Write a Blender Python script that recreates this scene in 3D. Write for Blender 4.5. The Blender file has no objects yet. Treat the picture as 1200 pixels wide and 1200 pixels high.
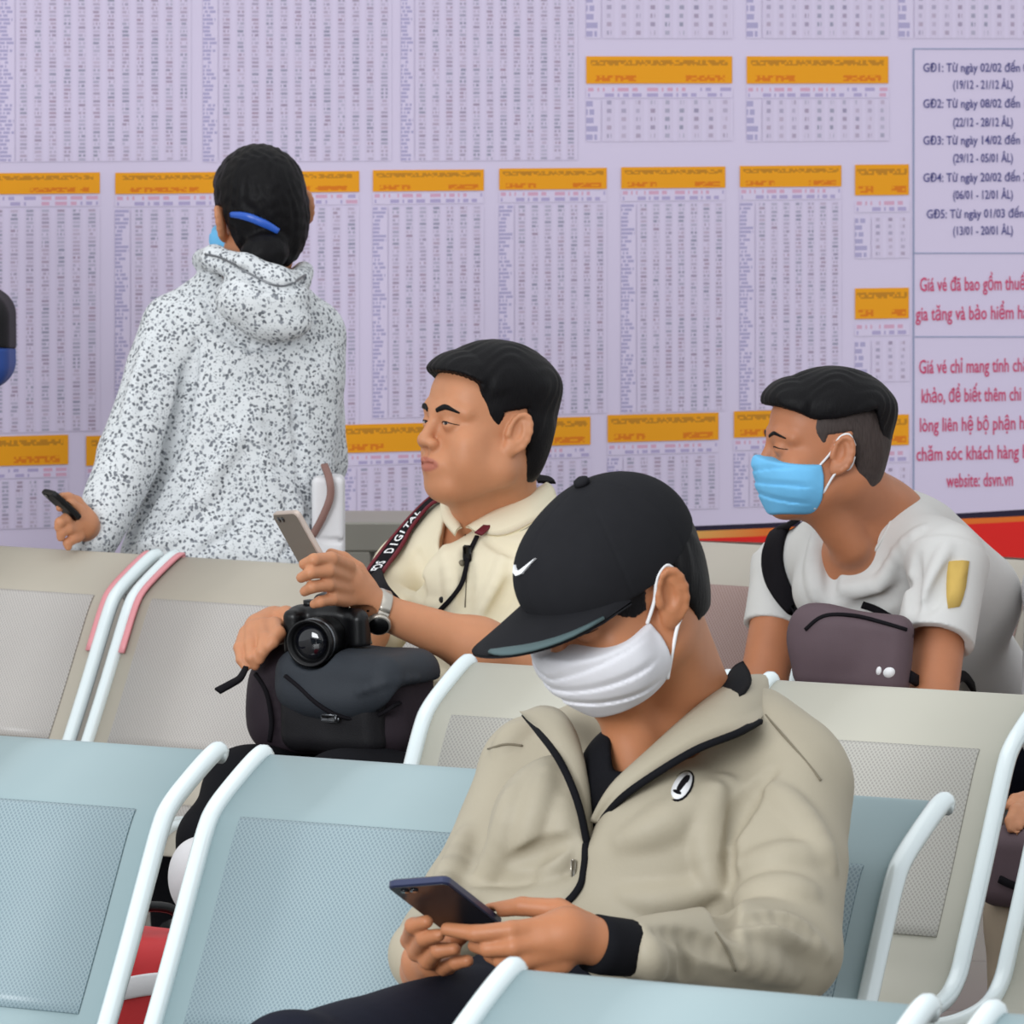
import bpy, math, random
import numpy as np
from mathutils import Vector, Matrix

# ------------------------------------------------------------------ camera, world, light, exposure
F = 7000.0                      # focal length in pixels of the 1200 px frame
CAM_Z = 1.73
PITCH = math.atan((600 - 70) / F)
scene = bpy.context.scene
COL = scene.collection
cam_d = bpy.data.cameras.new('camera')
cam_d.sensor_width = 36.0
cam_d.lens = F / 1200 * 36.0
cam_d.clip_end = 100
cam_d.dof.use_dof = True
cam_d.dof.focus_distance = 8.3
cam_d.dof.aperture_fstop = 26
cam = bpy.data.objects.new('camera', cam_d)
cam.location = (0, 0, CAM_Z)
cam.rotation_euler = (math.pi / 2 - PITCH, 0, 0)
COL.objects.link(cam)
scene.camera = cam

scene.view_settings.view_transform = 'Standard'
scene.view_settings.look = 'None'
scene.view_settings.gamma = 1.0
scene.view_settings.use_curve_mapping = False
scene.view_settings.exposure = 0.12

world = bpy.data.worlds.new('hall_light')
scene.world = world
world.use_nodes = True
world.node_tree.nodes['Background'].inputs[0].default_value = (0.93, 0.97, 1.0, 1)
world.node_tree.nodes['Background'].inputs[1].default_value = 0.86

def area(name, loc, target, size, power, color=(1, 1, 1)):
    l = bpy.data.lights.new(name, 'AREA')
    l.shape = 'RECTANGLE'; l.size, l.size_y = size
    l.energy = power; l.color = color
    o = bpy.data.objects.new(name, l); COL.objects.link(o)
    o.location = loc
    o.rotation_euler = (Vector(target) - Vector(loc)).to_track_quat('-Z', 'Y').to_euler()
    return o
area('ceiling_lamp', (-0.5, 8.2, 4.6), (0, 8.6, 0), (5, 3), 25, (1, 0.98, 0.95))
area('front_fill_light', (-4.2, 0.5, 3.0), (0.3, 10, 0.9), (4.0, 3.0), 480, (0.95, 0.98, 1.0))  # unseen fill light added on the camera side to brighten the wall
random.seed(4)

# ------------------------------------------------------------------ pixel <-> world
cp, sp_ = math.cos(PITCH), math.sin(PITCH)
def ray(px, py):
    x, y = (px - 600) / F, -(py - 600) / F
    return np.array([x, cp + y * sp_, -sp_ + y * cp])
EYE = np.array([0, 0, CAM_Z])
def A(px, py, d):
    r = ray(px, py)
    return EYE + r * (d / r[1])
def AZ(px, py, z):
    r = ray(px, py)
    return EYE + r * ((z - CAM_Z) / r[2])
def nrm(v):
    v = np.asarray(v, float)
    return v / max(1e-12, np.linalg.norm(v))

# ------------------------------------------------------------------ materials
def lin(c):
    return tuple(((v / 255) / 12.92 if v / 255 <= 0.04045 else ((v / 255 + 0.055) / 1.055) ** 2.4) for v in c)
class NT:
    def __init__(s, name):
        s.m = bpy.data.materials.new(name); s.m.use_nodes = True
        s.t = s.m.node_tree; s.b = s.t.nodes['Principled BSDF']
    def n(s, typ, **kw):
        x = s.t.nodes.new(typ)
        for k, v in kw.items(): setattr(x, k, v)
        return x
    def put(s, sock, v):
        if hasattr(v, 'is_output'): s.t.links.new(v, sock)
        else: sock.default_value = v
    def math(s, op, a, b=None, c=None):
        x = s.n('ShaderNodeMath', operation=op)
        s.put(x.inputs[0], a)
        if b is not None: s.put(x.inputs[1], b)
        if c is not None: s.put(x.inputs[2], c)
        return x.outputs[0]
    def mix(s, f, a, b):
        x = s.n('ShaderNodeMix', data_type='RGBA')
        s.put(x.inputs[0], f)
        s.put(x.inputs[6], a if hasattr(a, 'is_output') else tuple(a) + (1,))
        s.put(x.inputs[7], b if hasattr(b, 'is_output') else tuple(b) + (1,))
        return x.outputs[2]
    def obj(s):
        return s.n('ShaderNodeTexCoord').outputs['Object']
    def noise(s, scale, detail=3, vec=None, rough=.5):
        x = s.n('ShaderNodeTexNoise'); x.inputs['Scale'].default_value = scale; x.inputs['Detail'].default_value = detail
        x.inputs['Roughness'].default_value = rough
        s.t.links.new(vec if vec is not None else s.obj(), x.inputs['Vector'])
        return x.outputs[0]
    def bump(s, h, strength, dist=.002):
        x = s.n('ShaderNodeBump'); x.inputs['Strength'].default_value = strength; x.inputs['Distance'].default_value = dist
        s.t.links.new(h, x.inputs['Height']); s.t.links.new(x.outputs[0], s.b.inputs['Normal'])
def base(name, rgb, rough=.6, metal=0, spec=.5, var=.06, vscale=14, bump=0, bscale=400, bdist=.001, sheen=0):
    t = NT(name)
    c = lin(rgb)
    nz = t.noise(vscale)
    col = t.mix(nz, tuple(v * (1 - var) for v in c), tuple(min(1, v * (1 + var)) for v in c))
    t.put(t.b.inputs['Base Color'], col)
    t.b.inputs['Roughness'].default_value = rough
    t.b.inputs['Metallic'].default_value = metal
    t.b.inputs['Specular IOR Level'].default_value = spec
    if sheen:
        t.b.inputs['Sheen Weight'].default_value = sheen
    if bump: t.bump(t.noise(bscale, 2), bump, bdist)
    return t.m

def skin(name, rgb, lip):
    t = NT(name); c = lin(rgb)
    nz = t.noise(30, 4)
    col = t.mix(nz, tuple(v * .9 for v in c), tuple(min(1, v * 1.1) for v in c))
    at = t.n('ShaderNodeAttribute'); at.attribute_name = 'tint'
    sx = t.n('ShaderNodeSeparateColor'); t.t.links.new(at.outputs['Color'], sx.inputs[0])
    col = t.mix(sx.outputs[0], col, lin(lip))
    col = t.mix(sx.outputs[1], col, lin((40, 32, 30)))
    t.put(t.b.inputs['Base Color'], col)
    t.b.inputs['Roughness'].default_value = .48
    t.b.inputs['Specular IOR Level'].default_value = .35
    t.b.inputs['Subsurface Weight'].default_value = .12
    t.b.inputs['Subsurface Radius'].default_value = (.012, .005, .003)
    t.b.inputs['Subsurface Scale'].default_value = .5
    t.bump(t.noise(600, 2), .08, .0006)
    return t.m

def hair_mat(name, rgb=(17, 16, 18)):
    t = NT(name)
    c = lin(rgb)
    mp = t.n('ShaderNodeMapping'); mp.inputs['Scale'].default_value = (1, 1, .18)
    t.t.links.new(t.obj(), mp.inputs[0])
    nz = t.noise(420, 3, mp.outputs[0])
    t.put(t.b.inputs['Base Color'], t.mix(nz, tuple(v * .6 for v in c), tuple(v * 1.7 for v in c)))
    t.b.inputs['Roughness'].default_value = .5
    t.b.inputs['Specular IOR Level'].default_value = .12
    t.bump(nz, .5, .0015)
    return t.m

def perforated(name, rgb, hole, wear):
    """sheet steel with a staggered grid of punched holes (3.6 mm at 6.5 mm pitch)"""
    t = NT(name)
    uv = t.n('ShaderNodeUVMap').outputs[0]
    sx = t.n('ShaderNodeSeparateXYZ'); t.t.links.new(uv, sx.inputs[0])
    pitch = .0065
    def grid(off):
        fx = t.math('SUBTRACT', t.math('FRACT', t.math('ADD', t.math('DIVIDE', sx.outputs[0], pitch), off)), .5)
        fy = t.math('SUBTRACT', t.math('FRACT', t.math('ADD', t.math('DIVIDE', sx.outputs[1], pitch * 1.2), off)), .5)
        return t.math('SQRT', t.math('ADD', t.math('MULTIPLY', fx, fx), t.math('MULTIPLY', fy, fy)))
    d = t.math('MINIMUM', grid(0.0), grid(0.5))
    ms = t.math('LESS_THAN', d, .25)
    c = lin(rgb)
    nz = t.noise(9, 4)
    sheet = t.mix(nz, tuple(v * .94 for v in c), lin(wear))
    t.put(t.b.inputs['Base Color'], t.mix(ms, sheet, lin(hole)))
    t.b.inputs['Roughness'].default_value = .38
    t.b.inputs['Specular IOR Level'].default_value = .5
    return t.m

M = {}
def setup_materials():
    M['blue_paint'] = base('pale_blue_painted_steel', (146, 166, 170), .32, 0, .6, .04, 6)
    M['blue_perf'] = perforated('pale_blue_perforated_steel', (144, 163, 170), (122, 140, 148), (152, 169, 174))
    M['grey_paint'] = base('warm_grey_painted_steel', (184, 181, 168), .4, 0, .5, .05, 5)
    M['grey_perf'] = perforated('warm_grey_perforated_steel', (178, 175, 168), (156, 153, 147), (186, 183, 175))
    M['tan_paint'] = base('dusty_tan_painted_steel', (178, 170, 156), .5, 0, .4, .06, 6)
    M['tan_perf'] = perforated('dusty_grey_perforated_steel', (184, 179, 174), (160, 154, 151), (192, 187, 182))
    M['pink_paint'] = base('worn_beige_painted_steel', (186, 178, 166), .5, 0, .4, .05, 6)
    M['pink_perf'] = perforated('rusty_pink_perforated_steel', (172, 146, 138), (150, 118, 112), (178, 152, 144))
    M['tube'] = base('glossy_white_enamel_tube', (222, 232, 234), .16, .15, .7, .03, 8)
    M['tube_pink'] = base('pink_edge_strip', (214, 140, 146), .4, 0, .5, .05, 20)  # narrow pink band along the upper part of two seat tubes
    M['grey_cab'] = base('grey_cabinet_enamel', (158, 154, 144), .5, 0, .4, .04, 6)
    M['steel'] = base('dull_steel', (120, 122, 126), .35, .8, .5, .08, 20)
    M['board'] = base('lavender_printed_vinyl', (216, 204, 229), .55, 0, .3, .03, 1.2)
    M['wall'] = base('cream_wall_paint', (205, 198, 188), .8, 0, .2, .03, 3, .1, 120)
    M['orange'] = orange_mat()
    M['skin_a'] = skin('tan_skin_front', (176, 116, 80), (150, 82, 66))
    M['skin_b'] = skin('tan_skin_middle', (194, 134, 98), (168, 96, 84))
    M['skin_c'] = skin('tan_skin_right', (180, 118, 84), (150, 82, 66))
    M['hair'] = hair_mat('black_hair')
    M['hair_fade'] = hair_mat('cropped_hair', (62, 54, 52))
    M['cap'] = base('charcoal_cap_cloth', (34, 34, 37), .85, 0, .08, .1, 40, .3, 900, .0006)
    M['brim_edge'] = base('grey_green_brim_edging', (78, 96, 98), .7, 0, .3, .05, 30)
    M['white_print'] = base('white_print', (232, 232, 234), .6, 0, .3, .02)
    M['mask_white'] = base('white_mask_fabric', (212, 211, 216), .8, 0, .2, .03, 60, .15, 700, .0006)
    M['mask_blue'] = base('blue_mask_fabric', (112, 186, 232), .75, 0, .2, .06, 50, .15, 700, .0006)
    M['jacket'] = base('khaki_windbreaker_cloth', (166, 157, 138), .6, 0, .35, .05, 16, .12, 260, .0015)
    M['black_cloth'] = base('black_cloth', (20, 20, 24), .8, 0, .1, .15, 30, .3, 500, .001)
    M['navy_cloth'] = base('navy_trouser_cloth', (26, 28, 40), .8, 0, .1, .15, 30, .3, 400, .001)
    M['cream_cloth'] = base('cream_shirt_cloth', (226, 216, 190), .8, 0, .2, .03, 20, .2, 500, .001)
    M['tee'] = base('pale_grey_cotton', (204, 203, 201), .85, 0, .2, .03, 20, .2, 500, .001)
    M['speckle'] = speckle_mat()
    M['beige_cloth'] = base('beige_trouser_cloth', (176, 160, 140), .8, 0, .2, .06, 20, .2, 400, .001)
    M['plum_bag'] = base('plum_bag_nylon', (92, 76, 82), .7, 0, .3, .08, 30, .3, 700, .001)
    M['bag_black'] = base('black_bag_nylon', (24, 23, 26), .6, 0, .2, .15, 25, .35, 600, .0012)
    M['bag_plum'] = base('dark_plum_bag_side', (46, 38, 44), .65, 0, .15, .1, 25, .3, 600, .001)
    M['bag_char'] = base('charcoal_bag_flap', (46, 50, 56), .6, 0, .2, .08, 25, .35, 600, .001)
    M['black_plastic'] = base('black_plastic', (15, 15, 17), .35, 0, .3, .1, 30)
    M['glass_dark'] = base('dark_lens_glass', (12, 13, 20), .06, 0, .8, .05)
    M['phone_navy'] = base('navy_phone_shell', (50, 56, 86), .3, .2, .5, .05)
    M['phone_back'] = base('charcoal_phone_back', (44, 46, 52), .25, 0, .5, .06)
    M['phone_grey'] = base('grey_phone_back', (128, 118, 108), .4, .2, .5, .04)
    M['phone_edge'] = base('pale_gold_phone_frame', (196, 180, 170), .3, .4, .5, .04)
    M['maroon'] = base('maroon_strap_edge', (104, 30, 42), .7, 0, .3, .08, 40)
    M['strap_black'] = base('black_webbing', (22, 20, 24), .8, 0, .1, .1, 60, .4, 900, .0008)
    M['silver'] = base('brushed_silver', (188, 182, 172), .3, .7, .5, .06, 60)
    M['blue_clip'] = base('royal_blue_plastic', (44, 92, 190), .3, 0, .5, .05)
    M['blue_bag'] = base('royal_blue_nylon', (36, 72, 148), .6, 0, .4, .1, 20, .3, 500, .001)
    M['red'] = base('red_nylon', (196, 40, 44), .55, 0, .4, .06, 20, .2, 400, .001)
    M['patch_yellow'] = base('mustard_print', (200, 168, 92), .8, 0, .2, .08, 40)
    M['seam'] = base('dark_khaki_seam_thread', (120, 112, 96), .8, 0, .2, .05)  # stitching in a darker khaki than the jacket cloth
    M['brown_strap'] = base('brown_leather_strap', (134, 100, 92), .6, 0, .4, .08, 30)
    M['white_cloth'] = base('white_canvas', (222, 220, 222), .8, 0, .2, .03, 20, .2, 500, .001)
    M['eye_white'] = base('eye_white', (178, 168, 162), .3, 0, .5, .02)
    M['iris'] = base('dark_brown_iris', (30, 20, 16), .12, 0, .6, .05)
    M['navy_ink'] = base('navy_ink', (82, 80, 138), .6, 0, .3, .02)
    M['red_ink'] = base('crimson_ink', (206, 76, 116), .6, 0, .3, .02)
    M['line_ink'] = base('grey_blue_line_ink', (150, 156, 186), .6, 0, .3, .02)
    M['figures'] = figures_mat()
    M['names'] = names_mat()
    M['figures_open'] = figures_mat('open_table_print', .30, .62, .42, .92, (96, 92, 130))
    M['subhead'] = subhead_mat()
    M['band_black'] = base('black_vinyl', (34, 26, 52), .5, 0, .3, .02)
    M['band_yellow'] = gradient_band()
    M['band_red'] = base('red_vinyl', (226, 34, 30), .5, 0, .3, .04, 3)

BOARD_RGB = lin((216, 204, 229))
def uvxy(t):
    sx = t.n('ShaderNodeSeparateXYZ'); t.t.links.new(t.n('ShaderNodeUVMap').outputs[0], sx.inputs[0])
    return sx.outputs[0], sx.outputs[1]
def white(t, x, y, z=0.0):
    cx = t.n('ShaderNodeCombineXYZ'); t.put(cx.inputs[0], x); t.put(cx.inputs[1], y); t.put(cx.inputs[2], z)
    w = t.n('ShaderNodeTexWhiteNoise', noise_dimensions='3D'); t.t.links.new(cx.outputs[0], w.inputs['Vector'])
    return w.outputs['Value']
def between(t, v, a, b):
    return t.math('MULTIPLY', t.math('GREATER_THAN', v, a), t.math('LESS_THAN', v, b))
def fl(t, v): return t.math('FLOOR', v)
def fr(t, v): return t.math('FRACT', v)

def figures_mat(name='price_table_print', x0=.26, x1=.72, y0=.22, y1=.86, ink=(116, 110, 138)):
    """columns of small printed figures; one UV unit is one table cell"""
    t = NT(name); x, y = uvxy(t)
    fx, fy = fr(t, x), fr(t, y)
    digit = white(t, fl(t, t.math('MULTIPLY', x, 9.0)), fl(t, y))
    cell = white(t, fl(t, x), fl(t, y), 3.0)
    ms = t.math('MULTIPLY', between(t, fx, x0, x1), between(t, fy, y0, y1))
    ms = t.math('MULTIPLY', ms, t.math('GREATER_THAN', digit, .14))
    ms = t.math('MULTIPLY', ms, t.math('ADD', t.math('MULTIPLY', cell, .4), .22))
    tone = t.mix(white(t, fl(t, x), fl(t, y), 7.0), lin(ink), lin((136, 96, 120)))
    tone = t.mix(t.math('GREATER_THAN', white(t, fl(t, x), fl(t, t.math('MULTIPLY', y, .25)), 9.0), .62), tone, lin((88, 100, 124)))
    stripe = t.math('MULTIPLY', between(t, fx, .12, .86), .32)
    band = t.mix(stripe, BOARD_RGB, lin((203, 190, 214)))
    t.put(t.b.inputs['Base Color'], t.mix(ms, band, tone))
    t.b.inputs['Roughness'].default_value = .55; t.b.inputs['Specular IOR Level'].default_value = .3
    return t.m
def names_mat():
    t = NT('station_name_print'); x, y = uvxy(t)
    fx, fy = fr(t, x), fr(t, y)
    ln = t.math('ADD', t.math('MULTIPLY', white(t, 1.0, fl(t, y)), .55), .42)
    ch = white(t, fl(t, t.math('MULTIPLY', x, 9.0)), fl(t, y), 2.0)
    ms = t.math('MULTIPLY', t.math('LESS_THAN', fx, ln), between(t, fy, .2, .86))
    ms = t.math('MULTIPLY', ms, t.math('MULTIPLY', t.math('GREATER_THAN', ch, .16), .55))
    t.put(t.b.inputs['Base Color'], t.mix(ms, BOARD_RGB, lin((128, 122, 176))))
    t.b.inputs['Roughness'].default_value = .55; t.b.inputs['Specular IOR Level'].default_value = .3
    return t.m
def subhead_mat():
    t = NT('column_heading_print'); x, y = uvxy(t)
    fx, fy = fr(t, x), fr(t, y)
    ch = white(t, fl(t, t.math('MULTIPLY', x, 4.0)), fl(t, y), 5.0)
    ms = t.math('MULTIPLY', between(t, fx, .12, .88), between(t, fy, .2, .85))
    ms = t.math('MULTIPLY', ms, t.math('MULTIPLY', t.math('GREATER_THAN', ch, .3), .6))
    tone = t.mix(t.math('GREATER_THAN', white(t, fl(t, t.math('MULTIPLY', x, .4)), fl(t, y), 1.0), .45), lin((206, 128, 158)), lin((142, 128, 184)))
    t.put(t.b.inputs['Base Color'], t.mix(ms, BOARD_RGB, tone))
    t.b.inputs['Roughness'].default_value = .55; t.b.inputs['Specular IOR Level'].default_value = .3
    return t.m
def orange_mat():
    """orange heading strip: a dark title line on top, small red print in the lower corners (UV 0..1)"""
    t = NT('orange_heading_print'); x, y = uvxy(t)      # x in px/8, y 0..1
    xu = t.n('ShaderNodeAttribute'); xu.attribute_name = 'along'
    xa = xu.outputs['Fac']
    ch = white(t, fl(t, t.math('MULTIPLY', x, 3.6)), fl(t, t.math('MULTIPLY', y, 14.0)), 2.0)
    ch2 = white(t, fl(t, t.math('MULTIPLY', x, 2.6)), fl(t, t.math('MULTIPLY', y, 14.0)), 4.0)
    m1 = t.math('MULTIPLY', between(t, y, .66, .86), between(t, xa, .03, .97))
    m1 = t.math('MULTIPLY', m1, t.math('MULTIPLY', t.math('GREATER_THAN', ch, .30), .45))
    lo = t.math('ADD', between(t, xa, .06, .34), between(t, xa, .68, .95))
    m2 = t.math('MULTIPLY', t.math('MULTIPLY', between(t, y, .08, .3), lo), t.math('MULTIPLY', t.math('GREATER_THAN', ch2, .3), .6))
    c = t.mix(m1, lin((236, 158, 20)), lin((98, 66, 40)))
    c = t.mix(m2, c, lin((206, 78, 20)))
    t.put(t.b.inputs['Base Color'], c)
    t.b.inputs['Roughness'].default_value = .5; t.b.inputs['Specular IOR Level'].default_value = .3
    return t.m
def gradient_band():
    t = NT('yellow_to_orange_vinyl'); x, y = uvxy(t)
    t.put(t.b.inputs['Base Color'], t.mix(x, lin((226, 180, 96)), lin((228, 110, 24))))
    t.b.inputs['Roughness'].default_value = .5
    return t.m
def speckle_mat():
    t = NT('white_cloth_with_grey_speckles')
    ob = t.obj()
    n1 = t.n('ShaderNodeTexNoise'); n1.inputs['Scale'].default_value = 60; t.t.links.new(ob, n1.inputs['Vector'])
    ad = t.n('ShaderNodeVectorMath', operation='MULTIPLY_ADD')
    t.t.links.new(n1.outputs['Color'], ad.inputs[0]); ad.inputs[1].default_value = (.012, .012, .012); t.t.links.new(ob, ad.inputs[2])
    def dots(scale, thr, keep):
        v = t.n('ShaderNodeTexVoronoi'); v.inputs['Scale'].default_value = scale
        t.t.links.new(ad.outputs[0], v.inputs['Vector'])
        sc = t.n('ShaderNodeSeparateColor'); t.t.links.new(v.outputs['Color'], sc.inputs[0])
        return t.math('MULTIPLY', t.math('LESS_THAN', v.outputs['Distance'], thr), t.math('GREATER_THAN', sc.outputs[0], keep)), sc.outputs[1]
    m1, r1 = dots(126, .42, .30)
    m2, r2 = dots(250, .38, .5)
    c = t.mix(t.noise(24), lin((206, 210, 213)), lin((226, 228, 230)))
    c = t.mix(t.math('MULTIPLY', m2, .55), c, lin((126, 130, 138)))
    dark = t.mix(r1, lin((70, 74, 82)), lin((128, 132, 140)))
    c = t.mix(t.math('MULTIPLY', m1, .9), c, dark)
    t.put(t.b.inputs['Base Color'], c)
    t.b.inputs['Roughness'].default_value = .85; t.b.inputs['Specular IOR Level'].default_value = .2
    t.bump(t.noise(500, 2), .2, .001)
    return t.m

# ------------------------------------------------------------------ object helpers
def wloc(o):
    v = np.zeros(3)
    while o is not None:
        v += np.array(o.location); o = o.parent
    return v
def tag(o, label=None, cat=None, group=None, kind=None):
    if label: o['label'] = label
    if cat: o['category'] = cat
    if group: o['group'] = group
    if kind: o['kind'] = kind
    return o
def thing(name, loc, label, cat, group=None):
    o = bpy.data.objects.new(name, None); COL.objects.link(o)
    o.location = tuple(loc); o.empty_display_size = .1
    return tag(o, label, cat, group)
def mesh_obj(name, V, Fc, mat, parent=None, smooth=True, uv=None, label=None):
    V = np.asarray(V, float)
    if parent is not None: V = V - wloc(parent)
    me = bpy.data.meshes.new(name)
    me.from_pydata([tuple(v) for v in V], [], [tuple(int(i) for i in f) for f in Fc])
    me.materials.append(mat)
    if smooth and len(me.polygons): me.polygons.foreach_set('use_smooth', [True] * len(me.polygons))
    if uv is not None:
        l = me.uv_layers.new(name='UVMap')
        idx = np.zeros(len(me.loops), dtype=np.int32); me.loops.foreach_get('vertex_index', idx)
        l.data.foreach_set('uv', np.asarray(uv, np.float32)[idx].ravel())
    me.update()
    o = bpy.data.objects.new(name, me); COL.objects.link(o)
    o.parent = parent
    if label: o['label'] = label
    return o
def catmull(P, n=8, closed=False):
    P = np.asarray(P, float); out = []
    N = len(P)
    if N < 3: 
        return np.array([P[0] + (P[-1] - P[0]) * i / n for i in range(n + 1)])
    rng = range(N) if closed else range(N - 1)
    for i in rng:
        if closed: a, b, c, d = P[(i - 1) % N], P[i], P[(i + 1) % N], P[(i + 2) % N]
        else: a, b, c, d = P[max(i - 1, 0)], P[i], P[i + 1], P[min(i + 2, N - 1)]
        for k in range(n):
            t = k / n
            out.append(.5 * (2 * b + (c - a) * t + (2 * a - 5 * b + 4 * c - d) * t * t + (3 * b - a - 3 * c + d) * t ** 3))
    if not closed: out.append(P[-1])
    return np.array(out)
def tube_vf(P, r, seg=10, up=None, flat=1.0, closed=False):
    """round (or flattened) tube along P; r scalar or list; up = normals for flattened sections"""
    P = np.asarray(P, float); n = len(P)
    r = np.full(n, r) if np.isscalar(r) else np.interp(np.linspace(0, 1, n), np.linspace(0, 1, len(r)), r)
    V, Fc = [], []
    prev = None
    for i in range(n):
        if closed: T = nrm(P[(i + 1) % n] - P[i - 1])
        else: T = nrm(P[min(i + 1, n - 1)] - P[max(i - 1, 0)])
        if up is not None: N = np.asarray(up[i] if np.ndim(up) > 1 else up, float)
        elif prev is None: N = np.array([0, 0, 1.]) if abs(T[2]) < .9 else np.array([1., 0, 0])
        else: N = prev
        N = nrm(N - T * np.dot(N, T)); prev = N
        B = np.cross(T, N)
        for k in range(seg):
            a = 2 * math.pi * k / seg
            V.append(P[i] + B * math.cos(a) * r[i] + N * math.sin(a) * r[i] * flat)
    m = n if closed else n - 1
    for i in range(m):
        for k in range(seg):
            a, b = i * seg + k, i * seg + (k + 1) % seg
            c, d = ((i + 1) % n) * seg + (k + 1) % seg, ((i + 1) % n) * seg + k
            Fc.append((a, b, c, d))
    if not closed:
        Fc.append(tuple(range(seg))[::-1]); Fc.append(tuple((n - 1) * seg + k for k in range(seg)))
    return V, Fc
def strap_vf(P, N, w, th):
    """flat ribbon with thickness: P centre line, N surface normals, w width(s)"""
    P = np.asarray(P, float); n = len(P)
    w = np.full(n, w) if np.isscalar(w) else np.interp(np.linspace(0, 1, n), np.linspace(0, 1, len(w)), w)
    V, Fc = [], []
    for i in range(n):
        T = nrm(P[min(i + 1, n - 1)] - P[max(i - 1, 0)])
        nn = np.asarray(N[i] if np.ndim(N) > 1 else N, float); nn = nrm(nn - T * np.dot(nn, T)); B = np.cross(T, nn)
        for (s, h) in ((-1, -.4), (1, -.4), (1, .5), (.8, 1), (-.8, 1), (-1, .5)):
            V.append(P[i] + B * s * w[i] / 2 + nn * h * th)
    for i in range(n - 1):
        for k in range(6):
            Fc.append((i * 6 + k, i * 6 + (k + 1) % 6, (i + 1) * 6 + (k + 1) % 6, (i + 1) * 6 + k))
    Fc.append((5, 4, 3, 2, 1, 0)); Fc.append(tuple((n - 1) * 6 + k for k in range(6)))
    return V, Fc
def merge(*parts):
    V, Fc = [], []
    for v, f in parts:
        o = len(V); V += list(v); Fc += [tuple(i + o for i in q) for q in f]
    return V, Fc
def box_vf(c, h, R=np.eye(3), bev=.003):
    """box with chamfered edges (24 verts)"""
    c, h, R = np.asarray(c, float), np.asarray(h, float), np.asarray(R, float)
    bev = min(bev, min(h) * .9)
    V, idx = [], {}
    for sx in (-1, 1):
        for sy in (-1, 1):
            for sz in (-1, 1):
                s = (sx, sy, sz)
                for a in range(3):
                    p = np.array([s[k] * (h[k] if k == a else h[k] - bev) for k in range(3)])
                    idx[(s, a)] = len(V); V.append(c + R @ p)
    Fc = []
    S2 = ((-1, -1), (1, -1), (1, 1), (-1, 1))
    def key(a, sa, b, sb, cc, sc): 
        s = [0, 0, 0]; s[a] = sa; s[b] = sb; s[cc] = sc; return tuple(s)
    for a in range(3):
        b, cc = (a + 1) % 3, (a + 2) % 3
        for sa in (-1, 1):
            q = [idx[(key(a, sa, b, u, cc, v), a)] for u, v in S2]
            Fc.append(tuple(q if sa > 0 else q[::-1]))
        for sb in (-1, 1):
            for sc in (-1, 1):
                q = [idx[(key(a, -1, b, sb, cc, sc), b)], idx[(key(a, 1, b, sb, cc, sc), b)], idx[(key(a, 1, b, sb, cc, sc), cc)], idx[(key(a, -1, b, sb, cc, sc), cc)]]
                Fc.append(tuple(q if sb * sc > 0 else q[::-1]))
    for s in [(x, y, z) for x in (-1, 1) for y in (-1, 1) for z in (-1, 1)]:
        q = [idx[(s, 0)], idx[(s, 1)], idx[(s, 2)]]
        Fc.append(tuple(q if s[0] * s[1] * s[2] > 0 else q[::-1]))
    return V, Fc
def slab_vf(Q, th, inset=.0):
    """thick plate from a planar polygon Q (list of points), th along its normal"""
    Q = np.asarray(Q, float); n = len(Q)
    N = nrm(np.cross(Q[1] - Q[0], Q[2] - Q[0]))
    V = [q for q in Q] + [q + N * th for q in Q]
    Fc = [tuple(range(n))[::-1], tuple(range(n, 2 * n))]
    for i in range(n): Fc.append((i, (i + 1) % n, n + (i + 1) % n, n + i))
    return V, Fc
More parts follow.
